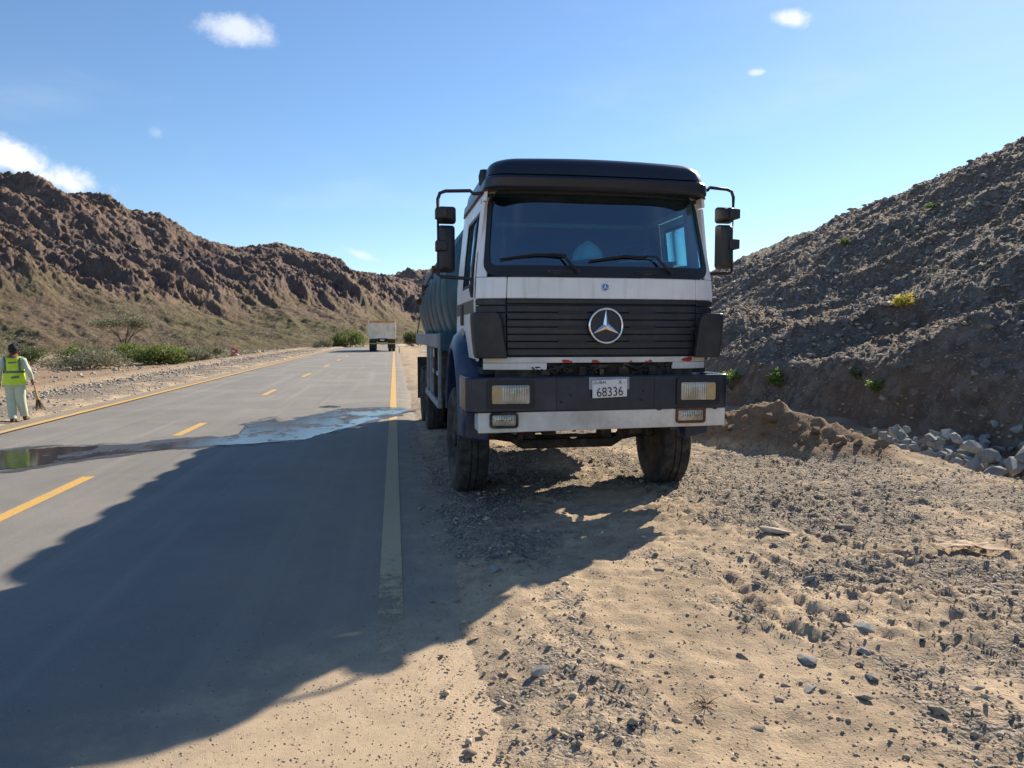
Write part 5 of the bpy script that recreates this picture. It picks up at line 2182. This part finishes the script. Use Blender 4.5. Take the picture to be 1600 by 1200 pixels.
def ray_hill(az, el):
    a, e = R(az), R(el)
    d = Vector((math.sin(a) * math.cos(e), math.cos(a) * math.cos(e), math.sin(e)))
    t = 9.0
    while t < 120:
        p = Vector((0, 0, CAM_H)) + d * t
        if float(hill_z(np.array([p.x]), np.array([p.y]))[0]) > p.z:
            return p
        t += .05
    return None


for az_, el_, w_, h_, mt, lab in ((37.0, 1.75, .46, .42, 'yellow', 'yellow flowering bush halfway up the dark hill'),
                                  (33.2, 6.2, .30, .26, 'fresh', 'tiny pale green tuft high on the dark hill'),
                                  (38.4, 8.2, .34, .28, 'fresh', 'small pale green tuft near the crest of the dark hill'),
                                  (25.8, -4.2, .60, .55, 'fresh', 'fresh green plant at the hill foot beside the bumper'),
                                  (29.1, -3.85, .42, .40, 'fresh', 'slim green seedling at the hill foot behind the spoil bank'),
                                  (35.4, -4.3, .36, .22, 'fresh', 'low green weed at the hill foot above the rock heap'),
                                  (34.2, -3.2, .3, .2, 'dark', 'dull green weed on the cut bank above the rock heap')):
    p = ray_hill(az_, el_)
    if p:
        shrub('hill_plant', p.x, p.y, w_, h_, LEAF[mt], lab, 'plant', n=420, nb=7, leaf=.06 if h_ > .35 else .045, seed=int(az_ * 10))

# low grass and scrub over the fan at the mountain's foot: nobody could count it
n = 9000
ga = np.radians(rng.uniform(-27, 1, n))
gr_ = rng.uniform(52, 130, n)
X_, Y_ = gr_ * np.sin(ga), gr_ * np.cos(ga)
ok = (X_ - road_x(Y_) < -13) & (fbm(X_ / 16, Y_ / 16, 3, 123) > .05)
X_, Y_ = X_[ok], Y_[ok]
dg = bpy.context.evaluated_depsgraph_get()
mt_obj = bpy.data.objects['mountain']
from mathutils.bvhtree import BVHTree
bvh = BVHTree.FromObject(mt_obj, dg)
zz = []
for a, b in zip(X_, Y_):
    hit = bvh.ray_cast(Vector((a, b, 300)), Vector((0, 0, -1)))
    g = float(ground_z(np.array([a]), np.array([b]), False)[0])
    zz.append(max(g, hit[0].z) if hit[0] is not None else g)
base = np.stack([X_, Y_, np.array(zz)], -1)
pts = np.repeat(base, 7, 0)
pts = pts + rng.normal(size=pts.shape) * np.array([.22, .22, .07]) + np.array([0, 0, .06])
V, F = leaves(pts, 9, .24, .3)
tag(link('scrub', np_mesh('scrub', V, F), LEAF['grey']), 'low sparse scrub over the slope below the mountain', 'scrub', kind='stuff')

# ================================================================== DISTANT LORRY
LY = 71.0
lorry = empty('tipper_lorry', (-1.13, LY, 0), 0)
tag(lorry, 'cream tipper lorry with rusty rim seen from behind far down the road', 'truck')
CREAM = mat_simple('dusty_cream_steel', (.90, .78, .60), .7, 0, .15, 1.5, .1, dust=.3)
CRUST = mat_simple('rusty_orange_rim', (.62, .30, .13), .8, 0, .3, 3, .2)
DK = mat_simple('dark_underbody', (.03, .026, .024), .8, 0, .3, 4)
m = MB()
m.box((-1.24, .06, 1.35), (-1.18, 5.4, 2.95)).box((1.18, .06, 1.35), (1.24, 5.4, 2.95)).box((-1.18, 5.34, 1.35), (1.18, 5.4, 3.0)).box((-1.18, .06, 1.28), (1.18, 5.34, 1.36))
body = m.build('tipper_body', CREAM, lorry, 30)
m = MB()
m.box((-1.2, 0, 1.42), (1.2, .05, 2.72))
tg = m.build('tailgate', CREAM, lorry, 30)
for i in range(8):
    x = -1.08 + i * .308
    m = MB()
    m.box((x - .045, -.05, 1.50), (x + .045, 0, 2.66))
    m.build('tailgate_rib', CREAM, tg, 30)
m = MB()
m.box((-1.25, -.07, 2.72), (1.25, .06, 2.93))
m.build('top_rim', CRUST, tg, 30, .02)
m = MB()
m.box((-1.25, -.07, 1.24), (1.25, .055, 1.44))
m.build('bottom_rim', CREAM, tg, 30, .02)
for s in (-1, 1):
    m = MB()
    m.box((s * 1.21 - .05, -.09, 1.24), (s * 1.21 + .05, .055, 2.95))
    m.build('corner_post', CREAM, tg, 30, .01)
for y in np.linspace(.6, 5.0, 8):
    for s in (-1, 1):
        m = MB()
        m.box((s * 1.24 - (.0 if s > 0 else .06), y - .05, 1.36), (s * 1.24 + (.06 if s > 0 else .0), y + .05, 2.9))
        m.build('side_rib', CREAM, body, 30)
m = MB()
m.box((-.45, .2, .85), (.45, 8.0, 1.24))
m.build('chassis', DK, lorry, 30)
m = MB()
m.box((-1.2, .02, .98), (1.2, .12, 1.20))
lb = m.build('light_bar', DK, lorry, 30)
for s in (-1, 1):
    m = MB()
    m.box((s * .95 - .16, -.01, 1.04), (s * .95 + .16, .02, 1.15))
    m.build('tail_light', mat_simple('red_tail_lens', (.16, .02, .02), .4), lb, 30)
m = MB()
m.box((-.20, -.012, 1.02), (.20, .018, 1.13))
m.build('number_plate', MAT['plate'], lb, None)
m = MB()
m.box((-1.22, -.02, .70), (1.22, .04, .80))
m.build('reflective_strip', mat_simple('yellow_green_reflector', (.45, .42, .06), .5), lorry, 30)
for s in (-1, 1):
    m = MB()
    m.box((s * .86 - .36, .05, .30), (s * .86 + .36, .08, .98))
    m.build('mud_flap', DK, lorry, 30)
    for y in (.62, 1.98):
        for xx in (.72, 1.06):
            m = MB()
            m.lathe([(-.14, .3), (-.15, .46), (-.12, .53), (.12, .53), (.15, .46), (.14, .3)], (s * xx, y, .53), 'X', 24)
            m.build('rear_wheel', MAT['tyre'], lorry, 40)
    m = MB()
    m.lathe([(-.14, .3), (-.15, .46), (-.12, .53), (.12, .53), (.15, .46), (.14, .3)], (s * 1.02, 6.6, .53), 'X', 24)
    m.build('front_wheel', MAT['tyre'], lorry, 40)
m = MB()
m.box((-1.2, 5.9, 1.0), (1.2, 7.9, 2.85))
m.build('cab', CREAM, lorry, 30, .1, 3)

# ================================================================== ROADSIDE THINGS
bar = empty('road_barrier', (-12.3, 60.2, surf_z(-12.3, 60.2)), R(35))
tag(bar, 'red and white plastic road barrier standing on the far dirt verge', 'barrier')
RED = mat_simple('faded_red_plastic', (.55, .09, .06), .5)
m = MB()
prof = [(-.24, 0), (-.24, .14), (-.12, .30), (-.09, .78), (.09, .78), (.12, .30), (.24, .14), (.24, 0)]
m.loft([[(x, y, z) for y, z in prof] for x in (-.25, -.02)])
m.build('barrier_half', RED, bar, 30, .02)
m = MB()
m.loft([[(x, y, z * .85) for y, z in prof] for x in (.0, .20)])
m.build('barrier_half', RED, bar, 30, .02)
m = MB()
m.box((-.245, -.112, .42), (-.025, .112, .56))
m.build('white_band', MAT['paper'], bar, None)
post = empty('marker_post', (.42, 66.5, surf_z(.42, 66.5) - .02))
tag(post, 'small dark marker post on the verge just right of the lorry', 'post')
m = MB()
m.tube([(0, 0, 0), (0, 0, .50)], [.035, .03], 8)
m.build('stake', DK, post, 40)
m = MB()
m.tube([(0, 0, .50), (0, 0, .56)], [.034, .02], 8)
m.build('cap', CRUST, post, 40)

# crumpled scrap of tan packing paper beside the ruts
k = NT('tan_packing_paper')
k.bsdf(k.mix(k.step(k.noise(9, 4, .6), .4, .7), (.46, .31, .185), (.36, .245, .15)), .85)
bm = bmesh.new()
nx_, ny_ = 18, 12
vsb = []
for i in range(nx_):
    for j in range(ny_):
        x, y = (i / (nx_ - 1) - .5) * .36, (j / (ny_ - 1) - .5) * .15
        zf = .018 + .026 * float(fbm(np.array(x * 4.3 + .3), np.array(y * 5.1 + .7), 3, 156, ridged=True)) * .7
        edge = 1 + .45 * float(perlin(np.array(x * 8), np.array(y * 8), 151))
        vsb.append(bm.verts.new((x * edge, y * edge, max(.004, zf))))
for i in range(nx_ - 1):
    for j in range(ny_ - 1):
        bm.faces.new((vsb[i * ny_ + j], vsb[(i + 1) * ny_ + j], vsb[(i + 1) * ny_ + j + 1], vsb[i * ny_ + j + 1]))
me = bpy.data.meshes.new('paper_scrap')
bm.to_mesh(me)
bm.free()
o = link('paper_scrap', me, k.m)
o.location = (4.20, 4.80, surf_z(4.2, 4.8) + .01)
o.rotation_euler = (R(3), 0, R(-14))
o.modifiers.new('solid', 'SOLIDIFY').thickness = .002
tag(o, 'crumpled tan scrap of packing paper on the dirt right of the ruts', 'paper')

# dry dead weed near the camera
wd = empty('dead_weed', (1.32, 2.92, surf_z(1.32, 2.92)))
tag(wd, 'dry brown uprooted weed lying on the sunlit sand', 'plant')
rs = random.Random(8)
m = MB()
for k_ in range(16):
    a = rs.uniform(0, 6.28)
    r_ = rs.uniform(.04, .11)
    m.tube([(0, 0, .008), (r_ * .5 * math.cos(a), r_ * .5 * math.sin(a), rs.uniform(.012, .03)), (r_ * math.cos(a + rs.uniform(-.4, .4)), r_ * math.sin(a), rs.uniform(.004, .02))], [.0022, .0016, .0006], 4)
m.build('stalk', mat_simple('dry_straw', (.20, .13, .07), .9), wd, 60)

# ================================================================== THE ROADWORKER
PX, PY = -7.22, 15.45
person = empty('person', (PX, PY, surf_z(PX, PY)), R(12))
tag(person, 'person in yellow hi-vis vest and pale green loose trousers walking away with a broom', 'person')
person.scale = (.86, .86, .86)          # a slight, short figure
SKIN = mat_simple('brown_skin', (.17, .085, .055), .6)
HAIR = mat_simple('black_hair', (.012, .010, .010), .7, 0, .3, 40, .5)
PALE = mat_simple('pale_green_cotton', (.50, .58, .47), .9, 0, .08, 5, .3)
VEST = mat_simple('hi_vis_yellow_cloth', (.60, .80, .05), .75, 0, .1, 6, .3)
TAPE = mat_simple('grey_reflective_tape', (.11, .135, .13), .35, .2)
SCARF = mat_simple('brown_red_scarf', (.20, .06, .045), .9)
SHOE = mat_simple('brown_leather', (.10, .045, .03), .7)
# skeleton, facing +y (away from the camera), z up
J = {'pel': (0, 0, .96), 'sp': (0, .01, 1.15), 'ch': (0, .0, 1.36), 'nk': (0, .01, 1.50), 'hd': (.01, .04, 1.60), 'hd2': (.015, .05, 1.70),
     'shl': (-.17, 0, 1.43), 'ell': (-.27, -.05, 1.16), 'wrl': (-.30, .04, .93), 'hal': (-.30, .07, .86),
     'shr': (.17, 0, 1.43), 'elr': (.29, -.08, 1.17), 'wrr': (.33, .02, .96), 'har': (.335, .05, .89),
     'hpl': (-.10, 0, .90), 'knl': (-.10, .10, .50), 'anl': (-.06, -.02, .10), 'tol': (-.06, .13, .035),
     'hpr': (.10, 0, .90), 'knr': (.11, .02, .49), 'anr': (.13, .22, .12), 'tor': (.14, .37, .05)}
RAD = {'pel': .13, 'sp': .12, 'ch': .14, 'nk': .052, 'hd': .085, 'hd2': .085, 'shl': .062, 'ell': .045, 'wrl': .032, 'hal': .034, 'shr': .062, 'elr': .045, 'wrr': .032, 'har': .034,
       'hpl': .085, 'knl': .06, 'anl': .042, 'tol': .035, 'hpr': .085, 'knr': .06, 'anr': .042, 'tor': .035}
ED = [('pel', 'sp'), ('sp', 'ch'), ('ch', 'nk'), ('nk', 'hd'), ('hd', 'hd2'), ('ch', 'shl'), ('shl', 'ell'), ('ell', 'wrl'), ('wrl', 'hal'), ('ch', 'shr'), ('shr', 'elr'), ('elr', 'wrr'), ('wrr', 'har'),
      ('pel', 'hpl'), ('hpl', 'knl'), ('knl', 'anl'), ('anl', 'tol'), ('pel', 'hpr'), ('hpr', 'knr'), ('knr', 'anr'), ('anr', 'tor')]
# five fingers on each hand, curled round what they hold
for side, hx in (('l', -1), ('r', 1)):
    b = Vector(J['ha' + side])
    for q in range(4):
        n1, n2 = 'f%s%da' % (side, q), 'f%s%db' % (side, q)
        oy = -.028 + .019 * q
        ln = (.050, .060, .056, .044)[q]
        J[n1] = tuple(b + Vector((hx * .006, oy + .01, -.045)))
        J[n2] = tuple(b + Vector((-hx * .028, oy + .014, -.045 - ln * .55)))
        RAD[n1], RAD[n2] = .0095, .008
        ED += [('ha' + side, n1), (n1, n2)]
    n1 = 't%s' % side
    J[n1] = tuple(b + Vector((-hx * .03, .052, -.025)))
    RAD[n1] = .010
    ED.append(('ha' + side, n1))
names = list(J)
bmE = bpy.data.meshes.new('body')
bmE.from_pydata([J[n_] for n_ in names], [(names.index(a), names.index(b)) for a, b in ED], [])
body_o = bpy.data.objects.new('body', bmE)
col.objects.link(body_o)
sk = body_o.modifiers.new('skin', 'SKIN')
sk.use_smooth_shade = True
for i, n_ in enumerate(names):
    sv = bmE.skin_vertices[0].data[i]
    sv.radius = (RAD[n_], RAD[n_])
    sv.use_root = n_ == 'pel'
ss = body_o.modifiers.new('subsurf', 'SUBSURF')
ss.levels = ss.render_levels = 1
dg = bpy.context.evaluated_depsgraph_get()
bme = bpy.data.meshes.new_from_object(body_o.evaluated_get(dg))
bpy.data.objects.remove(body_o)
bme.materials.clear()
body_o = link('body', bme, SKIN, person, 180)


def limb(m, chain, rads, n=14, flat=1.0, fold=0.0, seed=0):
    """loose cloth tube along a chain of points, with a few folds"""
    rs_ = random.Random(seed)
    P = [Vector(p) for p in chain]
    dense, rd = [], []
    for i in range(len(P) - 1):
        for k_ in range(5):
            t = k_ / 5
            dense.append(P[i].lerp(P[i + 1], t))
            rd.append(rads[i] + (rads[i + 1] - rads[i]) * t)
    dense.append(P[-1])
    rd.append(rads[-1])
    rings = []
    for i, p in enumerate(dense):
        ring = []
        for q in range(n):
            a = 2 * math.pi * q / n
            f_ = 1 + fold * math.sin(3 * a + i * .8 + seed) + fold * .7 * rs_.uniform(-1, 1)
            ring.append((p.x + rd[i] * f_ * math.cos(a), p.y + rd[i] * f_ * flat * math.sin(a), p.z))
        rings.append(ring)
    m.loft(rings)
    return m


m = MB()
limb(m, [(-.06, -.01, 1.00), (-.085, .0, .86), (-.09, .08, .50), (-.06, -.02, .10)], [.11, .122, .100, .078], flat=.95, fold=.05, seed=1)
trousers = m.build('trouser_leg', PALE, person, 60)
m = MB()
limb(m, [(.06, -.01, 1.00), (.085, .0, .86), (.10, .03, .49), (.12, .20, .12)], [.11, .122, .100, .078], flat=.95, fold=.05, seed=2)
m.build('trouser_leg', PALE, person, 60)
m = MB()
limb(m, [(0, 0, 1.50), (0, 0, 1.44), (0, 0, 1.30), (0, 0, 1.08), (0, -.005, .80)], [.07, .18, .185, .175, .20], n=20, flat=.66, fold=.015, seed=3)
shirt = m.build('shirt', PALE, person, 60)
for sd_ in (-1, 1):
    m = MB()
    e = 'l' if sd_ < 0 else 'r'
    limb(m, [(sd_ * .13, 0, 1.45), J['sh' + e], J['el' + e], J['wr' + e]], [.075, .076, .062, .048], fold=.06, seed=4 + sd_)
    m.build('sleeve', PALE, shirt, 60)
m = MB()
limb(m, [(0, 0, 1.475), (0, 0, 1.42), (0, 0, 1.28), (0, 0, 1.08), (0, -.005, .855)], [.155, .200, .206, .204, .232], n=24, flat=.74, fold=.012, seed=7)
vest = m.build('vest', VEST, person, 60)
m = MB()
limb(m, [(0, 0, 1.165), (0, 0, 1.115)], [.2110, .2110], n=24, flat=.752, fold=.006, seed=7)
m.build('waist_tape', TAPE, vest, 60)
for x in (-.135, .135):
    m = MB()
    pts = []
    for z in np.linspace(1.14, 1.46, 7):
        r_ = float(np.interp(z, [1.08, 1.28, 1.42, 1.475], [.207, .213, .206, .160]))
        yy = -.74 * math.sqrt(max(.001, r_ * r_ - x * x)) - .006
        pts.append([(x - .026, yy, z), (x + .026, yy, z), (x + .026, yy + .012, z), (x - .026, yy + .012, z)])
    m.loft(pts)
    m.build('shoulder_tape', TAPE, vest, 60)
m = MB()
m.box((-.02, -.172, 1.005), (.13, -.160, 1.045), rot=(0, R(-8), 0))
m.build('vest_print', TAPE, vest, None)
m = MB()
m.box((-.07, -.162, 1.335), (.09, -.152, 1.365), rot=(0, R(-5), 0))
m.build('vest_print', TAPE, vest, None)
m = MB()
limb(m, [(0, -.02, 1.455), (.0, .005, 1.50), (.0, .015, 1.545)], [.13, .10, .068], fold=.06, seed=9)
m.build('scarf', SCARF, person, 60)
# head: skull shape, hair, ears, nose
m = MB()
rings = []
hc_ = Vector((.012, .045, 1.635))
for k_ in range(11):
    t = math.pi * k_ / 10
    rings.append([(hc_.x + .083 * math.sin(t) * math.cos(a) * 1.0, hc_.y + .10 * math.sin(t) * math.sin(a), hc_.z - .118 * math.cos(t)) for a in np.linspace(0, 2 * math.pi, 18, endpoint=False)])
m.loft(rings)
head = m.build('head', SKIN, person, 60)
m = MB()
m.hexa([(.0, .135, 1.60), (.024, .135, 1.60), (.024, .15, 1.60), (.0, .15, 1.60), (.004, .135, 1.65), (.02, .135, 1.65), (.02, .142, 1.65), (.004, .142, 1.65)])
m.build('nose', SKIN, head, 60, .004)
for s in (-1, 1):
    m = MB()
    m.lathe([(-.008, .001), (-.008, .022), (.006, .026), (.010, .016), (.010, .001)], (hc_.x + s * .086, hc_.y, 1.632), 'X', 12)
    m.build('ear', SKIN, head, 60)
rsn = np.random.default_rng(77)
v = rsn.normal(size=(900, 3))
v /= np.linalg.norm(v, axis=1)[:, None]
v = v[(v[:, 2] > -.25 + .75 * v[:, 1]) | (v[:, 2] > .55)]
hp = v * np.array([.100, .116, .134]) + np.array(hc_)
V, F = leaves(hp, 5, .026, .7)
m = MB()
rings = []
for k_ in range(9):
    t = R(8 + 100 * k_ / 8)
    rings.append([(hc_.x + .102 * math.sin(t) * math.cos(a), hc_.y - .014 + .118 * math.sin(t) * math.sin(a), hc_.z + .012 + .132 * math.cos(t) - (.03 * (math.sin(a) < -.2) * (k_ == 8))) for a in np.linspace(0, 2 * math.pi, 20, endpoint=False)])
m.loft(rings)
b = len(m.v)
m.add([tuple(p) for p in V], [tuple(f) for f in F])
m.build('hair', HAIR, head, 60)
for e in ('l', 'r'):
    a_, t_ = Vector(J['an' + e]), Vector(J['to' + e])
    m = MB()
    d_ = (t_ - a_)
    m.loft([[(p.x + w_ * math.cos(q), p.y, p.z + hh * math.sin(q)) for q in np.linspace(0, 2 * math.pi, 12, endpoint=False)] for p, w_, hh in ((a_ + Vector((0, -.07, -.045)), .03, .03), (a_ + Vector((0, -.04, -.04)), .046, .055), (a_ + d_ * .5 + Vector((0, 0, -.02)), .048, .045), (t_ + Vector((0, .02, .0)), .045, .032), (t_ + Vector((0, .075, -.004)), .025, .02))])
    m.build('shoe', SHOE, person, 60)

# the broom in the right hand: a thing of its own
PM = Matrix.Translation((PX, PY, surf_z(PX, PY))) @ Matrix.Rotation(R(12), 4, 'Z') @ Matrix.Scale(.86, 4)
br = empty('broom', PM @ Vector((.335, .05, .85)), R(12))
tag(br, 'short broom with brown bristles held in the worker\'s right hand', 'broom')
br.scale = (.86, .86, .86)
a0 = Vector((-.05, -.04, .52))
a1 = Vector((.065, .03, -.28))
m = MB()
m.tube([a0, a1], .013, 8)
m.build('handle', mat_simple('orange_brown_wood', (.36, .19, .07), .7), br, 60)
m = MB()
m.tube([a1 + Vector((-.008, 0, .08)), a1, a1 + Vector((.02, 0, -.08))], [.018, .03, .045], 10)
m.build('binding', mat_simple('yellow_twine', (.45, .32, .08), .8), br, 60)
m = MB()
rs = random.Random(3)
for k_ in range(70):
    a = rs.uniform(0, 6.28)
    q = rs.uniform(0, 1) ** .5
    p0 = a1 + Vector((.015 + .035 * q * math.cos(a), .03 * q * math.sin(a), -.06))
    p1 = a1 + Vector((.06 + .11 * q * math.cos(a), .06 * q * math.sin(a), -.32 + .05 * rs.random()))
    m.tube([p0, p0.lerp(p1, .5) + Vector((0, 0, .005)), p1], [.004, .004, .002], 3)
m.build('bristles', mat_simple('brown_straw', (.16, .11, .065), .9), br, 60)
